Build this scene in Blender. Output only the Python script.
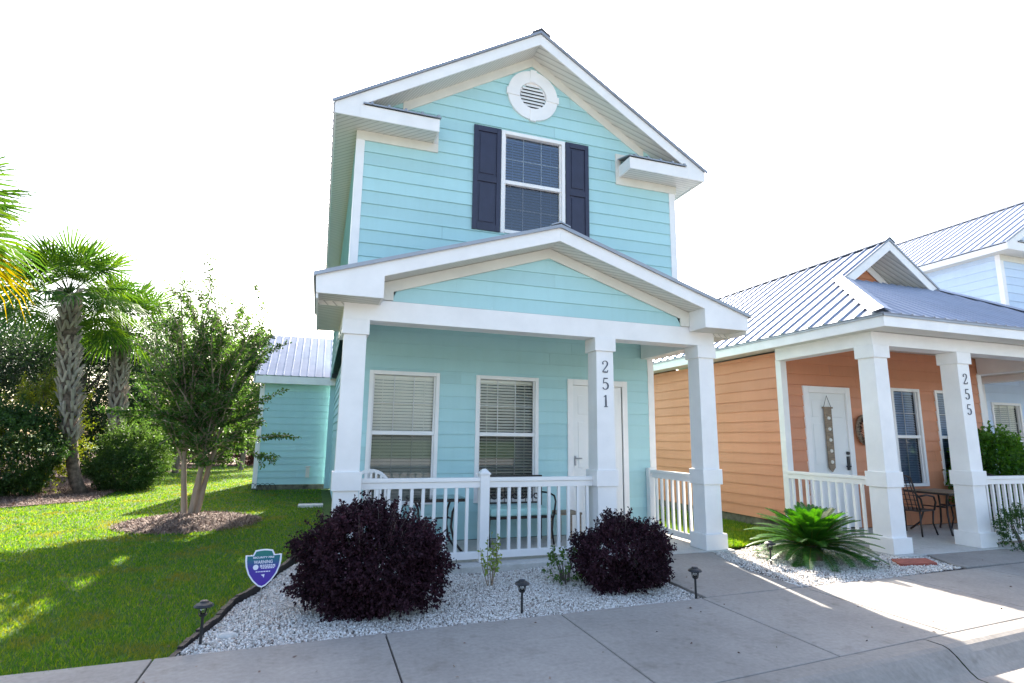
import bpy, math, random
import numpy as np
from mathutils import Vector, Matrix
random.seed(7); rng = np.random.default_rng(11)
R = math.radians
scene = bpy.context.scene
for o in list(bpy.data.objects): bpy.data.objects.remove(o)
C = scene.collection

# ------------------------------------------------------------------ camera
cam_d = bpy.data.cameras.new('camera'); cam = bpy.data.objects.new('camera', cam_d); C.objects.link(cam)
cam_d.sensor_width = 36; cam_d.lens = 559.16/1024*36; cam_d.clip_start = .05; cam_d.clip_end = 2000
yaw, pitch, roll = R(18.79), R(9.88), R(.68)
fw = Vector((math.sin(yaw)*math.cos(pitch), math.cos(yaw)*math.cos(pitch), math.sin(pitch)))
r0 = Vector((math.cos(yaw), -math.sin(yaw), 0)); u0 = r0.cross(fw)
rt = math.cos(roll)*r0 + math.sin(roll)*u0; up = -math.sin(roll)*r0 + math.cos(roll)*u0
m = Matrix((rt, up, -fw)).transposed().to_4x4(); m.translation = (0, 0, 1.55)
cam.matrix_world = m
scene.camera = cam

# ------------------------------------------------------------------ light
SUN_AZ, SUN_EL = R(13.3), R(34.0)        # azimuth measured from +Y towards +X
w = bpy.data.worlds.new('World'); scene.world = w; w.use_nodes = True
nt = w.node_tree; sky = nt.nodes.new('ShaderNodeTexSky'); sky.sky_type = 'NISHITA'; sky.sun_disc = False
sky.sun_elevation = SUN_EL; sky.sun_rotation = SUN_AZ
sky.altitude = 0; sky.air_density = 1.0; sky.dust_density = 3.5; sky.ozone_density = 1.0
bg = nt.nodes['Background']; bg.inputs[1].default_value = .125
nt.links.new(sky.outputs[0], bg.inputs[0])
sd = bpy.data.lights.new('sun', 'SUN'); sd.energy = 4.5; sd.angle = R(.6); sd.color = (1, .93, .82)
so = bpy.data.objects.new('sun', sd); C.objects.link(so)
sdir = Vector((math.sin(SUN_AZ)*math.cos(SUN_EL), math.cos(SUN_AZ)*math.cos(SUN_EL), math.sin(SUN_EL)))
so.rotation_euler = sdir.to_track_quat('Z', 'Y').to_euler(); so.location = (0, 0, 30)
scene.view_settings.view_transform = 'Standard'; scene.view_settings.look = 'None'
scene.view_settings.exposure = 2.05; scene.view_settings.gamma = 1
scene.render.resolution_x = 1024; scene.render.resolution_y = 683
scene.render.engine = 'CYCLES'
scene.cycles.max_bounces = 8; scene.cycles.transparent_max_bounces = 16

# ------------------------------------------------------------------ materials
def newmat(name):
    mt = bpy.data.materials.new(name); mt.use_nodes = True
    n = mt.node_tree.nodes; l = mt.node_tree.links
    return mt, n, l, n['Principled BSDF']
def texco(n, l, scale=(1, 1, 1), kind='Object'):
    tc = n.new('ShaderNodeTexCoord'); mp = n.new('ShaderNodeMapping'); mp.inputs['Scale'].default_value = scale
    l.new(tc.outputs[kind], mp.inputs[0]); return mp.outputs[0]
def noise(n, l, vec, scale, detail=5, rough=.6):
    x = n.new('ShaderNodeTexNoise'); x.inputs['Scale'].default_value = scale; x.inputs['Detail'].default_value = detail
    x.inputs['Roughness'].default_value = rough; l.new(vec, x.inputs['Vector']); return x.outputs['Fac']
def ramp(n, l, fac, stops):
    r = n.new('ShaderNodeValToRGB'); e = r.color_ramp.elements
    while len(e) < len(stops): e.new(.5)
    for el, (p, c) in zip(e, stops): el.position = p; el.color = (*c, 1)
    l.new(fac, r.inputs[0]); return r.outputs[0]
def mixc(n, l, fac, a, b, mode='MIX'):
    x = n.new('ShaderNodeMix'); x.data_type = 'RGBA'; x.blend_type = mode
    for s, v in ((0, fac), (6, a), (7, b)):
        if hasattr(v, 'links'): l.new(v, x.inputs[s])
        else: x.inputs[s].default_value = v if s == 0 else (*v, 1)
    return x.outputs[2]
def bump(n, l, b, h, strength=.3, dist=.01):
    x = n.new('ShaderNodeBump'); x.inputs['Strength'].default_value = strength; x.inputs['Distance'].default_value = dist
    l.new(h, x.inputs['Height']); l.new(x.outputs[0], b.inputs['Normal'])
def paint(name, col, var=.06, rough=.55, sc=3, bs=.15, metal=0, stretch=(1, 1, 1), bsc=60):
    mt, n, l, b = newmat(name); v = texco(n, l, stretch)
    f = noise(n, l, v, sc); d = tuple(c*(1-var*2) for c in col); u = tuple(min(1, c*(1+var)) for c in col)
    l.new(ramp(n, l, f, [(.3, d), (.7, u)]), b.inputs['Base Color'])
    b.inputs['Roughness'].default_value = rough; b.inputs['Metallic'].default_value = metal
    bump(n, l, b, noise(n, l, v, bsc), bs, .004); return mt
def leafmat(name, a, b_, c_, trans=.45, rough=.5, spec=.4):
    mt, n, l, b = newmat(name)
    g = n.new('ShaderNodeNewGeometry')
    col = ramp(n, l, g.outputs['Random Per Island'], [(0, a), (.55, b_), (1, c_)])
    f = noise(n, l, texco(n, l), 1.3, 2)
    col = mixc(n, l, .35, col, ramp(n, l, f, [(.35, tuple(x*.55 for x in a)), (.65, c_)]))
    l.new(col, b.inputs['Base Color']); b.inputs['Roughness'].default_value = rough
    b.inputs['Specular IOR Level'].default_value = spec
    t = n.new('ShaderNodeBsdfTranslucent'); hs = n.new('ShaderNodeHueSaturation')
    hs.inputs['Saturation'].default_value = 1.15; hs.inputs['Value'].default_value = 1.6; hs.inputs['Hue'].default_value = .485
    l.new(col, hs.inputs['Color']); l.new(hs.outputs[0], t.inputs[0])
    mx = n.new('ShaderNodeMixShader'); mx.inputs[0].default_value = trans
    l.new(b.outputs[0], mx.inputs[1]); l.new(t.outputs[0], mx.inputs[2])
    l.new(mx.outputs[0], n['Material Output'].inputs[0]); return mt

M = {}
def sidingpaint(name, col):
    mt, n, l, b = newmat(name); v = texco(n, l); g = n.new('ShaderNodeNewGeometry')
    c = ramp(n, l, g.outputs['Random Per Island'], [(0, tuple(x*.93 for x in col)), (1, tuple(min(1, x*1.04) for x in col))])
    st = noise(n, l, texco(n, l, (5, 5, .35)), 1.6, 6, .7); c = mixc(n, l, .22, c, ramp(n, l, st, [(.32, (.86, .86, .84)), (.55, (1, 1, 1))]), 'MULTIPLY')
    b2 = noise(n, l, v, 1.1, 5, .6); c = mixc(n, l, .5, c, ramp(n, l, b2, [(.3, (.88, .9, .9)), (.65, (1, 1, 1))]), 'MULTIPLY')
    l.new(c, b.inputs['Base Color']); l.new(ramp(n, l, b2, [(.3, (.65,)*3), (.7, (.42,)*3)]), b.inputs['Roughness'])
    bump(n, l, b, noise(n, l, texco(n, l, (.5, .5, 7)), 34, 5), .35, .004); return mt
M['aqua'] = paint('aqua siding paint', (.40, .635, .68), .035, .5, 1.2, .25, stretch=(.6, .6, 6), bsc=30)
M['orange'] = paint('orange siding paint', (.56, .215, .105), .05, .5, 1.2, .25, stretch=(.6, .6, 6), bsc=30)
M['blue'] = paint('pale blue siding paint', (.56, .67, .82), .04, .5, 1.2, .25, stretch=(.6, .6, 6), bsc=30)
M['aqua'] = sidingpaint('aqua painted boards', (.425, .665, .675)); M['orange'] = sidingpaint('orange painted boards', (.64, .26, .135)); M['blue'] = sidingpaint('pale blue painted boards', (.58, .69, .84))
M['white'] = paint('white trim paint', (.86, .83, .81), .035, .42, 2.5, .12)
M['vinyl'] = paint('white vinyl railing', (.86, .83, .81), .02, .3, 2, .05)
M['cream'] = paint('off white soffit trim', (.72, .69, .62), .04, .5, 3, .1)
M['navy'] = paint('navy shutter paint', (.025, .026, .055), .1, .4, 5, .1)
M['black'] = paint('black metal', (.02, .02, .022), .2, .4, 9, .1)
M['bronze'] = paint('dark bronze metal', (.035, .022, .018), .2, .4, 9, .1)
M['foundation'] = paint('mossy foundation', (.16, .15, .11), .35, .9, 4, .5)
M['brick'] = paint('red paver', (.33, .09, .06), .25, .85, 12, .6)
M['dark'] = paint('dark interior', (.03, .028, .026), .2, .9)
M['blind'] = paint('cream blind slats', (.93, .90, .80), .02, .5, 4, .05)
M['blindsky'] = paint('sky-reflection blue blind slats', (.20, .30, .50), .05, .5, 4, .05)  # sky reflection of the upper panes painted into the slats as blue
M['blinddk'] = paint('sky-tinted blind slats', (.30, .40, .58), .06, .5, 4, .05)  # bluish cast of reflected sky put into the slat colour
M['teal'] = paint('pale teal cushion fabric', (.45, .72, .68), .08, .9, 8, .3)
M['glassframe'] = paint('galvanised stake', (.5, .5, .5), .1, .4, 8, .1, metal=.8)
M['stone'] = paint('pale stone', (.68, .66, .62), .15, .85, 9, .6)
M['wood'] = paint('weathered wood', (.30, .22, .15), .25, .7, 6, .4, stretch=(1, 1, 8))
M['bark'] = paint('smooth crape myrtle bark', (.36, .27, .20), .25, .8, 6, .6, stretch=(1, 1, .3))
M['pbark'] = paint('palm boot fibre', (.17, .12, .09), .4, .9, 9, 1, bsc=25)
M['boot'] = paint('pale dead leaf boots', (.40, .34, .28), .3, .85, 5, .6, stretch=(1, 1, .4))
M['dbark'] = paint('grey tree bark', (.16, .13, .11), .3, .9, 7, .9, stretch=(1, 1, .3))
M['door'] = paint('white door paint', (.80, .79, .77), .02, .35, 2, .05)
M['digit'] = paint('dark slate numerals', (.06, .07, .10), .1, .4)
M['signwhite'] = paint('sign white', (.75, .76, .85), .02, .4)
M['edging'] = paint('black plastic edging', (.022, .016, .016), .3, .7, 12, .4)
M['terracotta'] = paint('terracotta', (.3, .13, .07), .2, .8, 6, .3)
def roofmat(name, col, metal, rough):
    mt, n, l, b = newmat(name); v = texco(n, l)
    f = noise(n, l, v, 1.5, 6); l.new(ramp(n, l, f, [(.3, tuple(c*.86 for c in col)), (.7, col)]), b.inputs['Base Color'])
    b.inputs['Metallic'].default_value = metal
    l.new(ramp(n, l, noise(n, l, v, 4, 4), [(.3, (rough*.8,)*3), (.7, (rough*1.2,)*3)]), b.inputs['Roughness'])
    bump(n, l, b, noise(n, l, v, 7, 3), .12, .01); return mt
M['metal'] = roofmat('galvalume roof', (.36, .40, .48), .65, .44)
M['metaledge'] = roofmat('galvalume trim', (.36, .37, .40), .6, .45)
def soffitmat():
    mt, n, l, b = newmat('vented vinyl soffit'); v = texco(n, l)
    wv = n.new('ShaderNodeTexWave'); wv.wave_type = 'BANDS'; wv.bands_direction = 'DIAGONAL'; wv.inputs['Scale'].default_value = 6
    l.new(v, wv.inputs[0])
    l.new(ramp(n, l, wv.outputs['Fac'], [(.0, (.38, .36, .32)), (.10, (.68, .66, .60)), (1, (.70, .68, .62))]), b.inputs['Base Color'])
    b.inputs['Roughness'].default_value = .5; bump(n, l, b, wv.outputs['Fac'], .3, .01); return mt
M['soffit'] = soffitmat()
def glassmat(tc=(.97, .98, .97), ior=1.65):
    mt, n, l, b = newmat('window glass'); out = n['Material Output']; n.remove(b)
    t = n.new('ShaderNodeBsdfTransparent'); t.inputs[0].default_value = (*tc, 1)
    g = n.new('ShaderNodeBsdfGlossy'); g.inputs['Roughness'].default_value = .02
    fr = n.new('ShaderNodeFresnel'); fr.inputs[0].default_value = ior
    mx = n.new('ShaderNodeMixShader'); l.new(fr.outputs[0], mx.inputs[0]); l.new(t.outputs[0], mx.inputs[1]); l.new(g.outputs[0], mx.inputs[2])
    l.new(mx.outputs[0], out.inputs[0]); return mt
M['glass'] = glassmat(); M['screenglass'] = glassmat((.62, .63, .62)); M['skyglass'] = glassmat((.85, .92, 1.0), 2.2); M['skyscreen'] = glassmat((.5, .52, .58), 2.0)
def concretemat(name, base):
    mt, n, l, b = newmat(name); v = texco(n, l)
    a = noise(n, l, v, .9, 8, .65); c = noise(n, l, v, 26, 4); s = noise(n, l, v, 3.2, 6, .7)
    col = ramp(n, l, a, [(.3, tuple(x*.78 for x in base)), (.55, base), (.75, tuple(x*1.12 for x in base))])
    col = mixc(n, l, .5, col, ramp(n, l, c, [(.3, (.6, .6, .6)), (.7, (1, 1, 1))]), 'MULTIPLY')
    col = mixc(n, l, .6, col, ramp(n, l, s, [(.30, (.66, .64, .6)), (.46, (1, 1, 1))]), 'MULTIPLY')
    sp = noise(n, l, v, 7.5, 2, .4); col = mixc(n, l, .5, col, ramp(n, l, sp, [(.22, (.55, .53, .50)), (.34, (1, 1, 1))]), 'MULTIPLY')
    l.new(col, b.inputs['Base Color']); b.inputs['Roughness'].default_value = .85
    bump(n, l, b, c, .4, .004); return mt
M['concrete'] = concretemat('sidewalk concrete', (.35, .317, .285))
M['kerb'] = concretemat('kerb concrete', (.33, .295, .26))
M['road'] = concretemat('road concrete', (.36, .35, .34))
M['slab'] = concretemat('porch slab concrete', (.62, .60, .56))
def groundmat(name, stops, sc, fine, bd=.02):
    mt, n, l, b = newmat(name); v = texco(n, l)
    a = noise(n, l, v, sc, 6, .6); c = noise(n, l, v, fine, 3, .7)
    col = mixc(n, l, .75, ramp(n, l, a, stops), ramp(n, l, c, [(.3, (.4, .4, .4)), (.7, (1, 1, 1))]), 'MULTIPLY')
    l.new(col, b.inputs['Base Color']); b.inputs['Roughness'].default_value = .95
    bump(n, l, b, c, 1, bd); return mt
M['grassground'] = groundmat('lawn soil', [(.3, (.09, .10, .03)), (.5, (.07, .15, .02)), (.7, (.09, .19, .02))], 1.1, 60)
M['mulch'] = groundmat('pine straw mulch', [(.3, (.16, .09, .07)), (.5, (.24, .15, .12)), (.7, (.30, .20, .16))], 3, 45, .03)
M['gravelbase'] = groundmat('gravel bed base', [(.3, (.22, .19, .17)), (.7, (.36, .33, .30))], 5, 70, .02)
def grassmat():
    mt, n, l, b = newmat('grass blades'); v = texco(n, l); g = n.new('ShaderNodeNewGeometry')
    a = noise(n, l, v, 1.1, 5, .65)
    c1 = ramp(n, l, g.outputs['Random Per Island'], [(0, (.02, .10, .006)), (.6, (.05, .17, .010)), (1, (.12, .25, .015))])
    c2 = ramp(n, l, g.outputs['Random Per Island'], [(0, (.06, .12, .02)), (1, (.13, .14, .04))])
    f = ramp(n, l, a, [(.50, (0, 0, 0)), (.66, (.9, .9, .9))])
    col = mixc(n, l, f, c1, c2); l.new(col, b.inputs['Base Color']); b.inputs['Roughness'].default_value = .6
    t = n.new('ShaderNodeBsdfTranslucent'); l.new(mixc(n, l, 1, col, (3.6, 2.1, .5), 'MULTIPLY'), t.inputs[0])
    mx = n.new('ShaderNodeMixShader'); mx.inputs[0].default_value = .5
    l.new(b.outputs[0], mx.inputs[1]); l.new(t.outputs[0], mx.inputs[2]); l.new(mx.outputs[0], n['Material Output'].inputs[0]); return mt
M['grass'] = grassmat()
def pebblemat():
    mt, n, l, b = newmat('white marble chips'); g = n.new('ShaderNodeNewGeometry')
    l.new(ramp(n, l, g.outputs['Random Per Island'], [(0, (.26, .20, .16)), (.12, (.48, .42, .37)), (.5, (.68, .63, .57)), (1, (.86, .83, .78))]), b.inputs['Base Color'])
    b.inputs['Roughness'].default_value = .7; return mt
M['pebble'] = pebblemat()
def strawmat():
    mt, n, l, b = newmat('pine straw'); g = n.new('ShaderNodeNewGeometry')
    l.new(ramp(n, l, g.outputs['Random Per Island'], [(0, (.10, .06, .045)), (.5, (.22, .14, .11)), (1, (.36, .26, .20))]), b.inputs['Base Color']); b.inputs['Roughness'].default_value = .8; return mt
M['straw'] = strawmat()
M['plum'] = leafmat('purple loropetalum leaf', (.017, .009, .013), (.034, .015, .022), (.08, .032, .045), .2, .6, .12)
M['myrtle'] = leafmat('crape myrtle leaf', (.03, .08, .02), (.06, .14, .03), (.12, .21, .05), .5, .4)
M['darkleaf'] = leafmat('dark shrub leaf', (.018, .05, .014), (.035, .09, .02), (.07, .14, .03), .35)
M['midleaf'] = leafmat('mid green leaf', (.035, .08, .02), (.06, .13, .03), (.12, .20, .05), .5)
M['goldleaf'] = leafmat('yellow green leaf', (.06, .11, .02), (.11, .17, .025), (.24, .25, .04), .5)
M['oakleaf'] = leafmat('dark oak leaf', (.012, .028, .014), (.022, .05, .018), (.05, .09, .03), .3)
M['redleaf'] = leafmat('reddish hedge leaf', (.05, .02, .02), (.09, .03, .03), (.12, .07, .03), .4)
M['palm'] = leafmat('fan palm frond', (.03, .09, .02), (.06, .15, .03), (.12, .21, .03), .33, .55, .12)
M['palmold'] = leafmat('yellowing palm frond', (.10, .12, .02), (.20, .18, .02), (.28, .20, .02), .4, .7, .1)
M['cycad'] = leafmat('sago palm leaflet', (.015, .065, .012), (.03, .13, .018), (.075, .23, .03), .35, .4)
M['lime'] = leafmat('fresh lime leaf', (.16, .26, .05), (.26, .36, .08), (.40, .45, .15), .5)
M['patio'] = leafmat('bright green potted leaf', (.03, .11, .015), (.07, .20, .025), (.15, .30, .05), .5)

# ------------------------------------------------------------------ mesh builder
V = Vector
BASE = {}                       # empty name -> the world base its children are written against
SPLIT = {'corner_board', 'hip_cap', 'fascia', 'drip_edge', 'soffit', 'frieze_board', 'porch_beam', 'return_roof'}
class MB:
    def __init__(s): s.v = []; s.f = []
    def quad(s, *p):
        i = len(s.v); s.v += [tuple(q) for q in p]; s.f.append(tuple(range(i, i+len(p)))); return s
    def hexa(s, p):             # 8 points: bottom 4 ccw, top 4 ccw
        i = len(s.v); s.v += [tuple(q) for q in p]
        for a in ((3, 2, 1, 0), (4, 5, 6, 7), (0, 1, 5, 4), (1, 2, 6, 5), (2, 3, 7, 6), (3, 0, 4, 7)): s.f.append(tuple(i+k for k in a))
        return s
    def box(s, x0, x1, y0, y1, z0, z1, tx=0, ty=0):
        return s.hexa([(x0, y0, z0), (x1, y0, z0), (x1, y1, z0), (x0, y1, z0), (x0+tx, y0+ty, z1), (x1-tx, y0+ty, z1), (x1-tx, y1-ty, z1), (x0+tx, y1-ty, z1)])
    def beam(s, p, q, a, b):    # box swept p->q with cross vectors a and b (from the p corner)
        p, q, a, b = V(p), V(q), V(a), V(b)
        return s.hexa([p, p+a, p+a+b, p+b, q, q+a, q+a+b, q+b])
    def prism(s, poly, d):      # polygon (3-D points) extruded by d
        d = V(d); n = len(poly); i = len(s.v)
        s.v += [tuple(p) for p in poly] + [tuple(V(p)+d) for p in poly]
        s.f.append(tuple(i+k for k in range(n))); s.f.append(tuple(i+n+k for k in reversed(range(n))))
        for k in range(n): s.f.append((i+k, i+n+k, i+n+(k+1) % n, i+(k+1) % n))
        return s
    def tube(s, pts, rad, n=8, cap=True):
        pts = [V(p) for p in pts]
        if not hasattr(rad, '__len__'): rad = [rad]*len(pts)
        i0 = len(s.v); ref = None
        for k, p in enumerate(pts):
            t = (pts[min(k+1, len(pts)-1)]-pts[max(k-1, 0)]).normalized()
            if ref is None: ref = t.orthogonal().normalized()
            ref = (ref - t*ref.dot(t)).normalized(); bi = t.cross(ref)
            for j in range(n):
                an = 2*math.pi*j/n; s.v.append(tuple(p+(ref*math.cos(an)+bi*math.sin(an))*rad[k]))
        for k in range(len(pts)-1):
            for j in range(n):
                a = i0+k*n+j; b = i0+k*n+(j+1) % n; s.f.append((a, b, b+n, a+n))
        if cap:
            s.f.append(tuple(i0+j for j in reversed(range(n)))); e = i0+(len(pts)-1)*n; s.f.append(tuple(e+j for j in range(n)))
        return s
    def build(s, name, mat, parent=None, smooth=False, bevel=0):
        if name in SPLIT:
            par = list(range(len(s.v)))
            def find(a):
                while par[a] != a: par[a] = par[par[a]]; a = par[a]
                return a
            key = {}
            for i, q in enumerate(s.v):
                k = tuple(round(c, 3) for c in q)
                if k in key: par[find(i)] = find(key[k])
                else: key[k] = i
            for f in s.f:
                for a in f[1:]: par[find(a)] = find(f[0])
            comp = {}
            for f in s.f: comp.setdefault(find(f[0]), []).append(f)
            if len(comp) > 1:
                o = None
                for fs in comp.values():
                    used = sorted({a for f in fs for a in f}); ix = {a: i for i, a in enumerate(used)}
                    t = MB(); t.v = [s.v[a] for a in used]; t.f = [tuple(ix[a] for a in f) for f in fs]; o = t._make(name, mat, parent, smooth, bevel)
                return o
        return s._make(name, mat, parent, smooth, bevel)
    def _make(s, name, mat, parent=None, smooth=False, bevel=0):
        me = bpy.data.meshes.new(name); me.from_pydata(s.v, [], s.f); me.update()
        if mat: me.materials.append(M[mat] if isinstance(mat, str) else mat)
        if smooth: me.polygons.foreach_set('use_smooth', [True]*len(me.polygons))
        o = bpy.data.objects.new(name, me); C.objects.link(o)
        if parent is not None: link(o, parent)
        if bevel:
            b = o.modifiers.new('bevel', 'BEVEL'); b.width = bevel; b.segments = 2; b.limit_method = 'ANGLE'
        return o
def link(o, parent):
    o.parent = parent
    if parent.name in BASE: o.location = -V(BASE[parent.name])
def thing(name, label, cat, base, loc=None, group=None, rz=0):
    o = bpy.data.objects.new(name, None); C.objects.link(o); o.empty_display_size = .2
    BASE[o.name] = base; o.location = loc if loc is not None else base; o.rotation_euler[2] = rz
    tag(o, label, cat, group); return o
def tag(o, label=None, cat=None, group=None, kind=None):
    if label: o['label'] = label
    if cat: o['category'] = cat
    if group: o['group'] = group
    if kind: o['kind'] = kind
    return o
def arr_mesh(name, verts, nper, mat, parent=None, faces=None, smooth=False):
    """verts (N*nper,3) -> N separate n-gons of nper corners (or the given per-item faces)."""
    verts = np.asarray(verts, dtype=np.float32).reshape(-1, 3); N = len(verts)//nper
    me = bpy.data.meshes.new(name); me.vertices.add(len(verts)); me.vertices.foreach_set('co', verts.ravel())
    if faces is None: loops = np.arange(len(verts), dtype=np.int32); tot = np.full(N, nper, dtype=np.int32)
    else:
        fl = np.concatenate([np.array(f) for f in faces]); ft = np.array([len(f) for f in faces])
        loops = (np.arange(N)[:, None]*nper + fl[None, :]).ravel().astype(np.int32); tot = np.tile(ft, N).astype(np.int32)
    st = np.concatenate([[0], np.cumsum(tot)[:-1]]).astype(np.int32)
    me.loops.add(len(loops)); me.loops.foreach_set('vertex_index', loops)
    me.polygons.add(len(tot)); me.polygons.foreach_set('loop_start', st); me.polygons.foreach_set('loop_total', tot)
    if smooth: me.polygons.foreach_set('use_smooth', np.ones(len(tot), dtype=bool))
    me.update(calc_edges=True); me.materials.append(M[mat]); o = bpy.data.objects.new(name, me); C.objects.link(o)
    if parent is not None: link(o, parent)
    return o
def unit(a): return a/np.maximum(np.linalg.norm(a, axis=-1, keepdims=True), 1e-9)
def leaves(name, pos, direc, length, width, mat, parent=None, droop=.25):
    """folded rhombic leaves (two triangles meeting along the midrib)"""
    pos = np.asarray(pos); N = len(pos); d = unit(np.asarray(direc)); up_ = unit(rng.normal(size=(N, 3)) + np.array([0, 0, .6]))
    s = unit(np.cross(d, up_)); nrm = np.cross(s, d)
    L = (np.asarray(length)*np.ones(N)*rng.uniform(.7, 1.25, N))[:, None]; W = (np.asarray(width)*np.ones(N)*rng.uniform(.7, 1.2, N))[:, None]
    tip = pos + d*L - np.array([0, 0, 1])*L*droop*rng.uniform(0, 1, (N, 1)); mid = pos + d*L*.5
    a = mid + s*W*.5 + nrm*W*.15; b = mid - s*W*.5 + nrm*W*.15
    v = np.stack([pos, a, tip, b], 1).reshape(-1, 3)
    return arr_mesh(name, v, 4, mat, parent, faces=[(0, 1, 2), (0, 2, 3)])
def world(pts, o): return pts

# ------------------------------------------------------------------ the setting
def sheet(name, poly, z, mat, thick=0):
    mb = MB()
    if thick: mb.prism([(x, y, z-thick) for x, y in poly], (0, 0, thick))
    else: mb.quad(*[(x, y, z) for x, y in poly])
    return mb.build(name, mat)
G = -.03
tag(sheet('ground', [(-600, -300), (600, -300), (600, 900), (-600, 900)], G-.15, 'grassground'), kind='structure')
LAWN = [(-60, 4.2), (-2, 4.70), (-.9, 4.82), (-.82, 5.31), (-.74, 5.73), (-.68, 6.29), (-.51, 6.83), (-.27, 7.94), (-.12, 8.9), (-.1, 40), (-60, 40)]
tag(sheet('lawn', LAWN, G, 'grassground', .3), kind='structure')
tag(sheet('side_yard', [(-.1, 8.9), (8.2, 7.3), (30, 7.3), (30, 60), (-.1, 60)], G-.004, 'grassground', .3), kind='structure')
# mulch beds
MUL = [(-40, 14.2), (-7.5, 15.0), (-6.3, 15.1), (-5.6, 15.7), (-5.05, 16.2), (-5.2, 18), (-5.3, 20), (-5.8, 24), (-6.0, 27), (-5.9, 31), (-5.0, 33), (-2.5, 33.2), (6, 33), (6, 60), (-40, 60)]
tag(sheet('mulch_bed', MUL, G+.02, 'mulch', .1), kind='structure')
def bumpy_disc(name, cx, cy, rx, ry, h, mat, z0, n=26, rings=9, jit=.12):
    v = [(cx, cy, z0+h)]; f = []
    ph = [random.uniform(1-jit, 1+jit) for _ in range(n)]
    for r in range(1, rings+1):
        t = r/rings
        for k in range(n):
            a = 2*math.pi*k/n; q = 1+(ph[k]-1)*t
            v.append((cx+rx*t*q*math.cos(a), cy+ry*t*q*math.sin(a), z0+h*(1-t**1.6)+random.uniform(-.012, .012)*(r < rings)-(.03 if r == rings else 0)))
    for k in range(n): f.append((0, 1+k, 1+(k+1) % n))
    for r in range(rings-1):
        for k in range(n):
            a = 1+r*n+k; b = 1+r*n+(k+1) % n; f.append((a, a+n, b+n, b))
    mb = MB(); mb.v = v; mb.f = f; return mb.build(name, mat, smooth=True)
tag(bumpy_disc('tree_mulch', -2.08, 11.9, 1.15, 1.25, .12, 'mulch', G), kind='structure')
# sidewalk panels with tooled joints, kerb and road
def sw_back(x): return 4.88+.039*(x+.0)
def kerb_y(x): return 3.10+.0885*x
def kslab(x0, x1, name='sidewalk_panel'):
    g = .006
    return [(x0+g, kerb_y(x0)), (x1-g, kerb_y(x1)), (x1-g, sw_back(x1)-g), (x0+g, sw_back(x0)-g)]
xs = [-9.2, -7.5, -5.8, -4.2, -2.6, -.99, .62, 2.18, 3.75, 5.1, 6.6, 8.1, 9.7, 11.3, 13, 16, 20, 26]
mb = MB()
for a, b in zip(xs[:-1], xs[1:]):
    p = kslab(a, b); mb.prism([(x, y, -.12) for x, y in p], (0, 0, .12))
mb.box(-40, -9.2, 2.1, 4.2, -.12, 0)
tag(mb.build('sidewalk', 'concrete', bevel=.008), kind='structure')
# front walk to the blue porch, and the pad in front of the orange porch
mb = MB()
mb.prism([(3.82, 5.04, -.12), (5.10, 5.09, -.12), (5.10, 5.9, -.12), (5.36, 6.83, -.12), (5.45, 6.985, -.12), (3.9, 6.985, -.12)], (0, 0, .12))
tag(mb.build('front_walk', 'concrete', bevel=.008), kind='structure')
mb = MB()
mb.prism([(8.0, 5.27, -.12), (9.9, 5.3, -.12), (9.95, 5.7, -.12), (10.0, 5.98, -.12), (8.3, 5.98, -.12), (7.98, 5.42, -.12)], (0, 0, .12))
tag(mb.build('neighbour_walk', 'concrete', bevel=.008), kind='structure')
sub = sheet('joint_fill', [(-30, 2.0), (30, 5.2), (30, 7.3), (9.9, 7.3), (9.9, 5.6), (5.3, 5.3), (5.5, 7.0), (3.93, 7.0), (3.86, 5.0), (-.9, 4.80), (-30, 3.7)], -.025, 'edging'); tag(sub, kind='structure')
mb = MB(); N = 60                                   # rolled kerb profile swept along the street
prof = [(-.008, -.2), (-.008, -.004), (-.03, .0), (-.16, .0), (-.20, -.012), (-.25, -.045), (-.34, -.125), (-.39, -.155), (-.72, -.165), (-.72, -.3)]
segx = [-30, -6, -1, 2, 4.72, 4.735, 7.5, 7.515, 11, 11.015, 15, 30]
for a, b in zip(segx[:-1], segx[1:]):
    if b-a < .02: continue
    k = 1 if b-a > 5 else 4
    for j in range(k):
        xa = a+(b-a)*j/k; xb = a+(b-a)*(j+1)/k
        for (d0, z0), (d1, z1) in zip(prof[:-1], prof[1:]):
            mb.quad((xa, kerb_y(xa)+d0, z0), (xb, kerb_y(xb)+d0, z0), (xb, kerb_y(xb)+d1, z1), (xa, kerb_y(xa)+d1, z1))
tag(mb.build('kerb', 'kerb', smooth=False), kind='structure')
tag(sheet('road', [(-60, -30), (60, -30), (60, kerb_y(60)-.73), (-60, kerb_y(-60)-.73)], -.162, 'road'), kind='structure')

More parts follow.
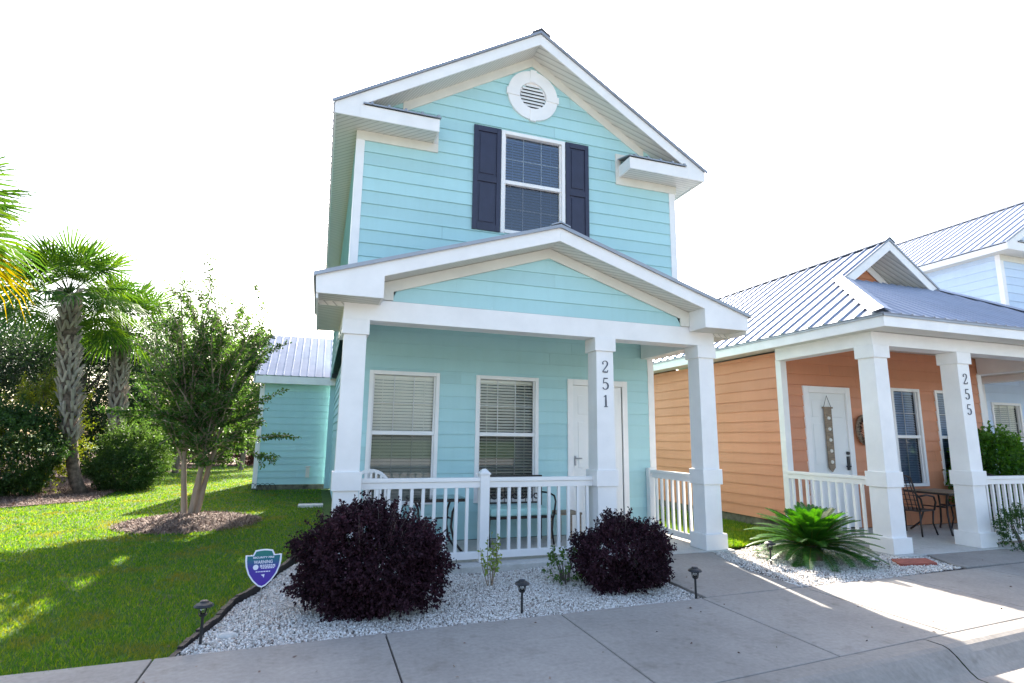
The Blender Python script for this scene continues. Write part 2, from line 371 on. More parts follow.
# ------------------------------------------------------------------ carpentry helpers
def siding(mb, P, uL, uR, z0, z1, openings=(), ex=.2, joints=True):
    c = z0
    while c < z1-1e-4:
        t = min(c+ex, z1); cuts = sorted({c, t, *[z for o in openings for z in (o[2], o[3]) if c < z < t]})
        for a, b in zip(cuts[:-1], cuts[1:]):
            mid = (a+b)/2; blk = sorted([(o[0], o[1]) for o in openings if o[2] < mid < o[3]])
            segs = []; cur = None
            for bl in blk: segs.append((cur, bl[0])); cur = bl[1]
            segs.append((cur, None))
            if c == a: jt = (uL(c)+uR(c))/2+random.uniform(-1.8, 1.8)
            if joints:
                seg2 = []
                for s, e in segs:
                    lo = uL(a) if s is None else s; hi = uR(a) if e is None else e
                    if lo+.15 < jt < hi-.15: seg2 += [(s, jt-.0012), (jt+.0012, e)]
                    else: seg2.append((s, e))
                segs = seg2
            for s, e in segs:
                la, lb = (uL(a), uL(b)) if s is None else (s, s); ra, rb = (uR(a), uR(b)) if e is None else (e, e)
                if ra-la < .002: continue
                oa = .022-.019*(a-c)/ex; ob = .022-.019*(b-c)/ex
                mb.quad(P(la, a, oa), P(ra, a, oa), P(max(rb, lb), b, ob), P(lb, b, ob))
                if a == c: mb.quad(P(la, a, .002), P(ra, a, .002), P(ra, a, oa), P(la, a, oa))
        c = t
    return mb
def metal_roof(poly, parent, name='roof', th=.02, sp=.23, rib=.02, mat='metal', ribw=.03):
    """poly[0]->poly[1] is the eave; ribs run up the slope from it"""
    p = [V(q) for q in poly]; u = (p[1]-p[0]).normalized()
    nrm = (p[1]-p[0]).cross(p[2]-p[0]).normalized()
    if nrm.z < 0: nrm = -nrm
    s = nrm.cross(u)
    if s.z < 0: s = -s
    mb = MB(); mb.prism([q-nrm*th for q in p], nrm*th)
    q2 = [((q-p[0]).dot(u), (q-p[0]).dot(s)) for q in p]
    lo = min(a for a, b in q2); hi = max(a for a, b in q2)
    x = lo+sp*.5
    while x < hi-.02:
        ys = []
        for i in range(len(q2)):
            (a, b), (c, d) = q2[i], q2[(i+1) % len(q2)]
            if (a-x)*(c-x) < 0: ys.append(b+(d-b)*(x-a)/(c-a))
        if len(ys) >= 2:
            y0, y1 = min(ys), max(ys)
            if y1-y0 > .05:
                a0 = p[0]+u*x+s*(y0-.005); a1 = p[0]+u*x+s*y1
                mb.hexa([a0-u*ribw+nrm*.001, a0+u*ribw+nrm*.001, a1+u*ribw+nrm*.001, a1-u*ribw+nrm*.001,
                         a0-u*ribw*.35+nrm*rib, a0+u*ribw*.35+nrm*rib, a1+u*ribw*.35+nrm*rib, a1-u*ribw*.35+nrm*rib])
        x += sp
    return mb.build(name, mat, parent)
def window(parent, x0, x1, z0, z1, y, blind='blind', mun=(2, 1), lower=(2, 1), blinds_low=True, tw=.06, tilt=.35, split=.5, gl=('glass', 'screenglass')):
    """double-hung window in a wall facing -Y: cased frame, two sashes, panes, blinds, dark room behind"""
    f = MB(); o = .035; zs = z0+(z1-z0)*split
    f.box(x0, x0+tw, y-o, y+.06, z0, z1); f.box(x1-tw, x1, y-o, y+.06, z0, z1)
    f.box(x0+tw, x1-tw, y-o, y+.06, z1-tw, z1); f.box(x0+tw, x1-tw, y-o-.015, y+.06, z0, z0+tw*.9)
    f.box(x0+tw, x1-tw, y-.010, y+.05, zs-.03, zs+.03)
    for a in (x0+tw, x1-tw-.025): f.box(a, a+.025, y+.004, y+.05, z0+tw*.9, z1-tw)
    fr = f.build('window', 'white', parent, bevel=.004)
    s = MB()
    for (za, zb, mm, yy) in ((zs+.03, z1-tw, mun, y+.042), (z0+tw*.9, zs-.03, lower, y+.052)):
        ia, ib = x0+tw+.025, x1-tw-.025
        for k in range(1, mm[0]+1): cx = ia+(ib-ia)*k/(mm[0]+1); s.box(cx-.006, cx+.006, yy-.003, yy+.011, za, zb)
        for k in range(1, mm[1]+1): cz = za+(zb-za)*k/(mm[1]+1); s.box(ia, ib, yy-.001, yy+.009, cz-.006, cz+.006)
    s.build('glazing_bar', 'white', fr)
    g = MB(); g.quad((x0+tw, y+.035, zs), (x1-tw, y+.035, zs), (x1-tw, y+.035, z1-tw), (x0+tw, y+.035, z1-tw))
    g.build('pane', gl[0], fr); g = MB(); g.quad((x0+tw, y+.045, z0+tw), (x1-tw, y+.045, z0+tw), (x1-tw, y+.045, zs), (x0+tw, y+.045, zs)); g.build('pane', gl[1], fr)
    bl = MB(); z = z0+tw if blinds_low else zs
    while z < z1-tw-.02:
        bl.hexa([(x0+tw+.01, y+.078, z), (x1-tw-.01, y+.078, z), (x1-tw-.01, y+.078+.045*math.cos(tilt), z+.045*math.sin(tilt)), (x0+tw+.01, y+.078+.045*math.cos(tilt), z+.045*math.sin(tilt)),
                 (x0+tw+.01, y+.078, z+.003), (x1-tw-.01, y+.078, z+.003), (x1-tw-.01, y+.078+.045*math.cos(tilt), z+.003+.045*math.sin(tilt)), (x0+tw+.01, y+.078+.045*math.cos(tilt), z+.003+.045*math.sin(tilt))])
        z += .048
    for k in (.2, .8): cx = x0+(x1-x0)*k; bl.box(cx-.004, cx+.004, y+.072, y+.076, z0+tw if blinds_low else zs, z1-tw)
    bl.box(x0+tw+.01, x1-tw-.01, y+.068, y+.13, z1-tw-.05, z1-tw-.005)
    bl.build('window_blind', blind, fr)
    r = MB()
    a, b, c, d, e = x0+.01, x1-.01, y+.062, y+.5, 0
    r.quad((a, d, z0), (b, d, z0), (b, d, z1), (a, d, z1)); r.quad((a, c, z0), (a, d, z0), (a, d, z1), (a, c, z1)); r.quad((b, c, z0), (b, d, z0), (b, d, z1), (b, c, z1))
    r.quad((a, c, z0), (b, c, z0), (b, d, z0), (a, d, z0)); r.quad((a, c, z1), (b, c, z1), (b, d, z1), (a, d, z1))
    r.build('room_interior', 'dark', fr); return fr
DIG = {
 '2': [[(.04, .72, .05), (.05, .85, .07), (.14, .95, .05), (.28, .99, .04), (.42, .95, .07), (.5, .82, .10), (.48, .66, .10), (.36, .48, .08), (.18, .26, .06), (.03, .08, .06)], [(.03, .05, .09), (.3, .05, .10), (.47, .05, .09), (.53, .22, .04)], [(.03, .74, .05), (.12, .74, .10)]],
 '5': [[(.12, .96, .07), (.3, .955, .09), (.5, .965, .07)], [(.14, .96, .05), (.11, .75, .05), (.09, .54, .05)], [(.09, .54, .04), (.2, .6, .05), (.34, .6, .07), (.48, .5, .10), (.53, .33, .11), (.48, .15, .10), (.34, .04, .06), (.2, .03, .05), (.09, .09, .06), (.03, .2, .08)]],
 '1': [[(.29, .99, .08), (.29, .5, .12), (.29, .03, .12)], [(.12, .03, .05), (.29, .03, .05), (.46, .03, .05)], [(.1, .84, .03), (.2, .9, .06), (.29, .97, .07)]]}
def digit(ch, x, z, y, h, parent):
    mb = MB()
    for k, st in enumerate(DIG[ch]):
        P2 = [V((a, b)) for a, b, _ in st]; Ls = []; Rs = []
        for i, p in enumerate(P2):
            t = (P2[min(i+1, len(P2)-1)]-P2[max(i-1, 0)]).normalized(); nn = V((-t.y, t.x))*st[i][2]*.5*1.1
            Ls.append(p+nn); Rs.append(p-nn)
        y0 = y-.006-.0006*k
        for i in range(len(P2)-1):
            mb.prism([(x+q.x*h-.28*h, y0, z+q.y*h) for q in (Ls[i], Ls[i+1], Rs[i+1], Rs[i])], (0, y-y0, 0))
    return mb.build('house_number', 'digit', parent)
def column(parent, cx, cy, ztop=3.0, text=None, half=True, s=1.0, topw=.27):
    sh = MB(); a = topw/2; b = .148*s
    sh.hexa([(cx-b, cy-b, 0), (cx+b, cy-b, 0), (cx+b, cy+b, 0), (cx-b, cy+b, 0), (cx-a, cy-a, ztop), (cx+a, cy-a, ztop), (cx+a, cy+a, ztop), (cx-a, cy+a, ztop)])
    c = sh.build('porch_column', 'white', parent, bevel=.006)
    k = MB(); w_ = .165; k.box(cx-w_, cx+w_, cy-w_, cy+w_, ztop-.19, ztop-.001); k.build('capital', 'white', c, bevel=.005)
    k = MB(); w_ = .17*s; k.box(cx-w_, cx+w_, cy-w_, cy+w_, .92, 1.14); k.build('band', 'white', c, bevel=.005)
    k = MB(); w_ = .19*s; k.box(cx-w_, cx+w_, cy-w_, cy+w_, .001, .22); k.build('plinth', 'white', c, bevel=.005)
    if text:
        for i, ch in enumerate(text):
            zz = 2.50-i*.245; fy = cy-(b+(a-b)*(zz+.08)/ztop)-.003
            digit(ch, cx+.0, zz, fy, .17, c)
    return c
def railing(parent, p, q, ztop=1.06, n=None, zb=.04, midpost=None, sp=.138):
    p, q = V((*p, 0)), V((*q, 0)); d = (q-p); L = d.length; u = d/L; s = V((-u.y, u.x, 0))
    mb = MB()
    mb.beam(p+V((0, 0, ztop-.05))-s*.045, q+V((0, 0, ztop-.05))-s*.045, s*.09, V((0, 0, .05)))
    mb.beam(p+V((0, 0, ztop-.13))-s*.025, q+V((0, 0, ztop-.13))-s*.025, s*.05, V((0, 0, .079)))
    r = mb.build('railing', 'vinyl', parent, bevel=.004)
    mb = MB(); mb.beam(p+V((0, 0, zb))-s*.03, q+V((0, 0, zb))-s*.03, s*.06, V((0, 0, .09))); mb.build('bottom_rail', 'vinyl', r, bevel=.004)
    n = n or int(L/sp)
    for i in range(n):
        c = p+u*(L*(i+.5)/n)
        if midpost and abs((c-p).length-midpost) < .1: continue
        b = MB(); b.beam(c-u*.019-s*.019+V((0, 0, zb+.091)), c-u*.019-s*.019+V((0, 0, ztop-.131)), u*.038, s*.038); b.build('baluster', 'vinyl', r)
    if midpost:
        c = p+u*midpost; b = MB(); b.box(c.x-.062, c.x+.062, c.y-.062, c.y+.062, 0.0, ztop+.035)
        b.box(c.x-.075, c.x+.075, c.y-.075, c.y+.075, ztop+.036, ztop+.055); b.box(c.x-.07, c.x+.07, c.y-.07, c.y+.07, ztop+.056, ztop+.11, .05, .05)
        b.build('newel_post', 'vinyl', r, bevel=.003)
    return r

# ------------------------------------------------------------------ two-storey cottage (used for the aqua house and the pale blue one)
def cottage(root, wallmat, number=None, full=True):
    yb = 18.4; yu = 7.95; yg = 8.8; xl, xr, xc = .27, 5.70, 2.985
    slope = (8.08-6.18)/3.1; ye = 7.55
    def zr(x): return 8.08-abs(x-3.0)*slope          # top of upper roof
    # front wall, upper storey
    op = [(2.50, 3.57, 4.74, 6.44)]
    P = lambda u, z, n: (u, yu-n, z)
    mb = MB()
    zs = lambda z: (3.1-(8.08-.22-z)/slope)
    uL = lambda z: max(xl, 3.0-max(0, (8.08-.20-z)/slope)); uR = lambda z: min(xr, 3.0+max(0, (8.08-.20-z)/slope))
    siding(mb, P, uL, uR, 3.3, 7.86, op)
    # ground floor front wall
    xg = .43; og = [(.71, 1.76, .57, 2.55), (2.40, 3.45, .57, 2.55), (4.02, 5.14, .0, 2.56)]
    siding(mb, lambda u, z, n: (u, yg-n, z), lambda z: xg, lambda z: xr, .01, 3.36, og)
    # side and back walls
    for x, sg in ((xl, 1), (xr, -1)):
        siding(mb, lambda u, z, n: ((xg if sg > 0 else x)-sg*n, u, z), lambda z: yg, lambda z: yb, .12, 3.3)
        siding(mb, lambda u, z, n: (x-sg*n, u, z), lambda z: yu, lambda z: yb, 3.3, 6.1)
    mb.quad((xl, yb, 0), (xr, yb, 0), (xr, yb, 6.1), (3.0, yb, 7.95), (xl, yb, 6.1))
    mb.quad((xl, yu, 3.3), (xr, yu, 3.3), (xr, yg, 3.3), (xl, yg, 3.3))
    wall = mb.build('siding_wall', wallmat, root)
    fb = MB(); fb.box(xg+.02, xr-.02, yg+.06, yb, -.1, .12); fb.build('foundation', 'foundation', root)
    # corner boards
    cb = MB()
    for x0, x1 in ((xl-.022, xl+.10), (xr-.10, xr+.022)):
        cb.box(x0, x1, yu-.025, yu+.08, 3.3, 6.02); cb.box(x0+(xg-xl if x0 < 1 else 0), x1+(xg-xl if x0 < 1 else 0), yg-.025, yg+.08, .02, 3.30)
    cb.build('corner_board', 'white', root, bevel=.003)
    # upper roof
    yv = yb+.3
    metal_roof([(-.1, ye-.02, 6.18), (-.1, yv, 6.18), (3.0, yv, 8.08), (3.0, ye-.02, 8.08)], root, 'upper_roof')
    metal_roof([(6.1, ye-.02, 6.18), (6.1, yv, 6.18), (3.0, yv, 8.08), (3.0, ye-.02, 8.08)], root, 'upper_roof')
    rc = MB(); rc.prism([(2.84, ye-.05, 8.01), (3.0, ye-.05, 8.115), (3.16, ye-.05, 8.01), (3.16, ye-.05, 8.03), (3.0, ye-.05, 8.135), (2.84, ye-.05, 8.03)], (0, yv-ye, 0)); rc.build('ridge_cap', 'metaledge', root)
    e = MB()
    for sg in (1, -1):                                # dark drip edge on the rakes
        x0 = 3.0-sg*3.12; e.prism([(x0, ye-.035, 6.14), (3.0, ye-.035, 8.055), (3.0, ye-.035, 8.095), (x0, ye-.035, 6.185)], (0, .02, 0))
    e.build('drip_edge', 'metaledge', root)
    fa = MB(); H = .19
    for sg in (1, -1):
        X = lambda t: 3.0-sg*(3.0-t)
        fa.prism([(X(-.08), ye, 6.165), (X(3.0), ye, 8.052), (X(3.0), ye, 8.052-H), (X(.26), ye, 6.18), (X(.26), ye, 6.0), (X(-.08), ye, 6.0)], (0, .025, 0))
        fa.prism([(X(.26), ye+.001, 6.0), (X(1.4), ye+.001, 6.0), (X(1.4), ye+.001, 6.20), (X(.26), ye+.001, 6.20)], (0, .024, 0))
        fa.box(min(X(-.08), X(-.055)), max(X(-.08), X(-.055)), ye+.026, yv, 6.0, 6.145)            # eave fascia
        fa.box(min(X(1.375), X(1.4)), max(X(1.375), X(1.4)), ye+.026, yu-.03, 6.0, 6.20)
    fa.build('fascia', 'white', root, bevel=.003)
    sf = MB()
    for sg in (1, -1):
        X = lambda t: 3.0-sg*(3.0-t)
        sf.quad((X(0), ye+.03, 6.18-.14), (X(3.0), ye+.03, 8.052-H+.02), (X(3.0), yu+.05, 8.052-H+.02), (X(0), yu+.05, 6.18-.14))
        sf.quad((X(-.06), ye+.02, 6.012), (X(1.38), ye+.02, 6.012), (X(1.38), yu, 6.012), (X(-.06), yu, 6.012))
        sf.quad((X(-.06), yu, 6.013), (X(xl+.0), yu, 6.013), (X(xl+.0), yv, 6.013), (X(-.06), yv, 6.013))
    sf.build('soffit', 'soffit', root)
    rc = MB()
    for sg in (1, -1):                                # little metal roofs of the cornice returns
        X = lambda t: 3.0-sg*(3.0-t)
        xs_ = sorted((X(.30), X(1.42)))
        rc.prism([(xs_[0], ye-.03, 6.205), (xs_[0], ye-.03, 6.225), (xs_[0], yu, 6.345), (xs_[0], yu, 6.325)], (xs_[1]-xs_[0], 0, 0))
        for k in range(5):
            xx = xs_[0]+.1+k*.24; rc.prism([(xx, ye-.035, 6.21), (xx, ye-.035, 6.25), (xx, yu, 6.37), (xx, yu, 6.335)], (.035, 0, 0))
    rc.build('return_roof', 'metaledge', root)
    fz = MB()                                          # frieze boards on the wall
    for sg in (1, -1):
        X = lambda t: 3.0-sg*(3.0-t)
        fz.prism([(X(.9), yu-.03, 8.08-H-2.1*slope), (X(3.0), yu-.03, 8.08-H), (X(3.0), yu-.03, 8.08-H-.17), (X(.9), yu-.03, 8.08-H-2.1*slope-.17)], (0, .025, 0))
        a, b = sorted((X(xl-.02), X(1.46))); fz.box(a, b, yu-.032, yu-.006, 5.87, 6.01)
        a, b = sorted((X(1.36), X(1.46))); fz.box(a, b, yu-.033, yu-.007, 6.0115, 6.43)
        a, b = sorted((X(.9), X(1.36))); fz.box(a, b, yu-.0315, yu-.0065, 6.33, 6.43)
    fz.build('frieze_board', 'cream', root, bevel=.003)
    # louvred round gable vent
    vb = MB(); cx, cz, ro, ri = 3.01, 7.17, .44, .235; n = 40; yy = yu-.05
    for k in range(n):
        a0, a1 = 2*math.pi*k/n, 2*math.pi*(k+1)/n
        c = lambda a, r, y: (cx+r*math.cos(a), y, cz+r*math.sin(a))
        vb.quad(c(a0, ri, yy), c(a1, ri, yy), c(a1, ro, yy), c(a0, ro, yy)); vb.quad(c(a0, ro, yy), c(a1, ro, yy), c(a1, ro, yu), c(a0, ro, yu)); vb.quad(c(a0, ri, yy), c(a1, ri, yy), c(a1, ri, yu), c(a0, ri, yu))
        vb.quad(c(a0, ri, yu-.018), c(a1, ri, yu-.018), (cx, yu-.018, cz))
    for k in range(4):
        a = math.pi/2*k; d = V((math.cos(a), 0, math.sin(a))); s = V((-math.sin(a), 0, math.cos(a)))
        c = V((cx, yy-.012, cz)); vb.beam(c+d*ri*1.02-s*.05, c+d*(ro+.02)-s*.06, s*.11, V((0, .04, 0)))
    v = vb.build('gable_vent', 'white', root)
    lv = MB(); dk = MB()
    for k in range(7):
        z = cz-.19+k*.06; hw = math.sqrt(max(.001, ri**2-(z-cz+.02)**2))-.015
        lv.hexa([(cx-hw, yy+.005, z-.012), (cx+hw, yy+.005, z-.012), (cx+hw, yu-.02, z+.03), (cx-hw, yu-.02, z+.03), (cx-hw, yy+.005, z), (cx+hw, yy+.005, z), (cx+hw, yu-.02, z+.042), (cx-hw, yu-.02, z+.042)])
        dk.box(cx-hw, cx+hw, yu-.0195, yu-.0185, z-.028, z+.004)  # thin black strip on the backing below each louvre
    lv.build('louvre', 'white', v); dk.build('vent_strip', 'black', v)
    # upper window and shutters
    window(root, 2.48, 3.59, 4.72, 6.46, yu, 'blindsky', (2, 1), (2, 1), tilt=1.0, gl=('skyglass', 'skyscreen'))
    for x0, x1 in ((2.02, 2.47), (3.60, 4.02)):
        s = MB(); y0 = yu-.045; s.box(x0, x0+.07, y0, yu-.012, 4.72, 6.46); s.box(x1-.07, x1, y0, yu-.012, 4.72, 6.46)
        for a, b in ((4.72, 4.82), (5.52, 5.62), (6.37, 6.46)): s.box(x0+.07, x1-.07, y0, yu-.012, a, b)
        s.box(x0+.07, x1-.07, y0+.018, yu-.013, 4.82, 5.52); s.box(x0+.07, x1-.07, y0+.018, yu-.013, 5.62, 6.37)
        for a, b in ((4.86, 5.48), (5.66, 6.33)): s.box(x0+.105, x1-.105, y0+.006, y0+.018, a, b, .0)
        s.build('shutter', 'navy', root, bevel=.004)
    # ground floor windows and door
    window(root, .69, 1.78, .55, 2.57, yg, 'blind', (2, 1), (2, 1), tilt=1.1, split=.53)
    window(root, 2.38, 3.47, .55, 2.57, yg, 'blind', (2, 1), (2, 1), tilt=.7, split=.53)
    d = MB(); x0, x1, z1 = 4.0, 5.16, 2.58
    d.box(x0, x0+.10, yg-.04, yg+.06, .02, z1); d.box(x1-.10, x1, yg-.04, yg+.06, .02, z1); d.box(x0+.10, x1-.10, yg-.04, yg+.06, z1-.10, z1)
    fr = d.build('door_frame', 'white', root, bevel=.004)
    d = MB(); d.box(x0+.10, x1-.112, yg-.012, yg+.04, .03, z1-.105)
    for a, b in ((x0+.2, x0+.52), (x0+.62, x1-.2)):
        for c, e2 in ((.25, .95), (1.08, 1.85), (1.98, 2.3)):
            d.box(a, b, yg-.020, yg-.0125, c, e2)
    dr = d.build('door', 'door', root, bevel=.004)
    hd = MB(); hd.box(x0+.13, x0+.155, yg-.03, yg-.012, 1.12, 1.28); hd.tube([(x0+.142, yg-.06, 1.24), (x0+.25, yg-.06, 1.24)], .009, 6); hd.tube([(x0+.142, yg-.012, 1.24), (x0+.142, yg-.06, 1.24)], .009, 6); hd.build('door_handle', 'metaledge', dr)
    d = MB(); d.box(x1-.112, x1-.1005, yg-.008, yg+.04, .03, z1-.105); d.build('door_gap', 'black', fr)
    # ------------- porch
    yp = 7.24; yf = 6.70; zt = 3.0; PX = 2.96; phs = 3.12; pr = 4.45; pe = 3.44; ps = (pr-pe)/phs
    sl = MB(); sl.box(.12, 5.85, 7.0, yg-.002, -.14, 0.0); sl.build('porch_slab', 'slab', root, bevel=.01)
    for cx, tx in ((.36, None), (3.83, number), (5.575, None)): column(root, cx, yp, zt, tx)
    b = MB(); b.box(.20, 5.74, 7.10, 7.38, zt, 3.27); b.box(.20, 5.74, 7.20, 7.379, 3.271, 3.335); b.box(.20, .48, 7.381, yg-.03, zt, 3.335); b.box(5.46, 5.74, 7.381, yg-.03, zt, 3.335)
    b.build('porch_beam', 'white', root, bevel=.004)
    b = MB(); b.quad((.48, 7.38, 3.33), (5.46, 7.38, 3.33), (5.46, yg, 3.33), (.48, yg, 3.33)); b.build('porch_ceiling', 'soffit', root)
    gz = MB(); fzz = .30                                # gable siding
    uL = lambda z: PX-max(0, (pr-fzz-z)/ps); uR = lambda z: PX+max(0, (pr-fzz-z)/ps)
    siding(gz, lambda u, z, n: (u, 7.12-n, z), lambda z: max(.78, uL(z)), lambda z: min(5.14, uR(z)), 3.271, pr-fzz-.005, (), .2); gz.build('gable_siding', wallmat, root)
    metal_roof([(PX-phs, yf-.02, pe), (PX-phs, 8.9, pe), (PX, 8.9, pr), (PX, yf-.02, pr)], root, 'porch_roof')
    metal_roof([(PX+phs, yf-.02, pe), (PX+phs, 8.9, pe), (PX, 8.9, pr), (PX, yf-.02, pr)], root, 'porch_roof')
    rc = MB(); rc.prism([(PX-.14, yf-.04, pr-.03), (PX, yf-.04, pr+.025), (PX+.14, yf-.04, pr-.03), (PX+.14, yf-.04, pr-.01), (PX, yf-.04, pr+.045), (PX-.14, yf-.04, pr-.01)], (0, 1.28, 0)); rc.build('ridge_cap', 'metaledge', root)
    e = MB(); fa = MB(); sf = MB(); fz = MB(); H = .19
    for sg in (1, -1):
        X = lambda t: PX-sg*(PX-t); L0 = PX-phs
        e.prism([(X(L0-.012), yf-.035, pe-.045), (PX, yf-.035, pr-.04), (PX, yf-.035, pr+.006), (X(L0-.012), yf-.035, pe+.004)], (0, .02, 0))
        a, b = sorted((X(L0-.012), X(L0+.008))); e.box(a, b, yf-.014, 8.9, pe-.05, pe-.018)
        tl = lambda x: pe-.03+(x-L0)*ps
        fa.prism([(X(L0+.015), yf, tl(L0+.015)), (PX, yf, pr-.035), (PX, yf, pr-.035-H), (X(.64), yf, tl(.64)-H), (X(.64), yf, 3.20), (X(L0+.03), yf, 3.20)], (0, .025, 0))
        a, b = sorted((X(.615), X(.64))); fa.box(a, b, yf+.026, 7.09, 3.20, tl(.64)-H+.03)
        a, b = sorted((X(L0+.03), X(L0+.055))); fa.box(a, b, yf+.026, 8.88, 3.14, pe-.03)
        sf.quad((X(.6), yf+.02, tl(.6)-H+.02), (PX, yf+.02, pr-.035-H+.02), (PX, 7.13, pr-.035-H+.02), (X(.6), 7.13, tl(.6)-H+.02))
        sf.quad((X(L0+.05), yf+.026, 3.205), (X(.62), yf+.026, 3.205), (X(.62), 7.098, 3.205), (X(L0+.05), 7.098, 3.205))
        sf.quad((X(L0+.05), 7.098, 3.15), (X(.20), 7.098, 3.15), (X(.20), 8.88, 3.15), (X(L0+.05), 8.88, 3.15))
        sf.quad((X(L0+.05), 7.098, 3.15), (X(.20), 7.098, 3.15), (X(.20), 7.098, 3.205), (X(L0+.05), 7.098, 3.205))
        sf.quad((X(L0+.05), 8.88, 3.15), (X(xl), 8.88, 3.15), (X(xl), 8.88, pe+.1), (X(L0+.05), 8.88, pe))
        fz.prism([(X(.64), 7.075, tl(.64)-H+.015), (PX, 7.075, pr-.035-H+.015), (PX, 7.075, pr-.035-H-.13), (X(.80), 7.075, tl(.80)-H-.14), (X(.80), 7.075, 3.274), (X(.64), 7.075, 3.274)], (0, .026, 0))
    e.build('drip_edge', 'metaledge', root); fa.build('fascia', 'white', root, bevel=.003); sf.build('soffit', 'soffit', root); fz.build('frieze_board', 'cream', root, bevel=.003)
    railing(root, (.52, yp), (3.66, yp), 1.05, midpost=1.58)
    railing(root, (5.56, 7.40), (5.56, 8.77), 1.05)
    hp = MB(); hp.box(5.50, 5.62, 8.66, 8.772, 0, 1.08); hp.build('newel_post', 'vinyl', root, bevel=.004)

main = thing('aqua_house', 'two storey aqua clapboard house with navy shutters and white porch numbered 251', 'house', (3, 12, 0), group='cottages along the street')
cottage(main, 'aqua', '251')
OFFX, OFFY = 14.8, .4
blue = thing('blue_house', 'pale blue two storey house behind the orange house at the right edge', 'house', (3, 12, 0), (3+OFFX, 12+OFFY, 0), group='cottages along the street')
cottage(blue, 'blue', None)

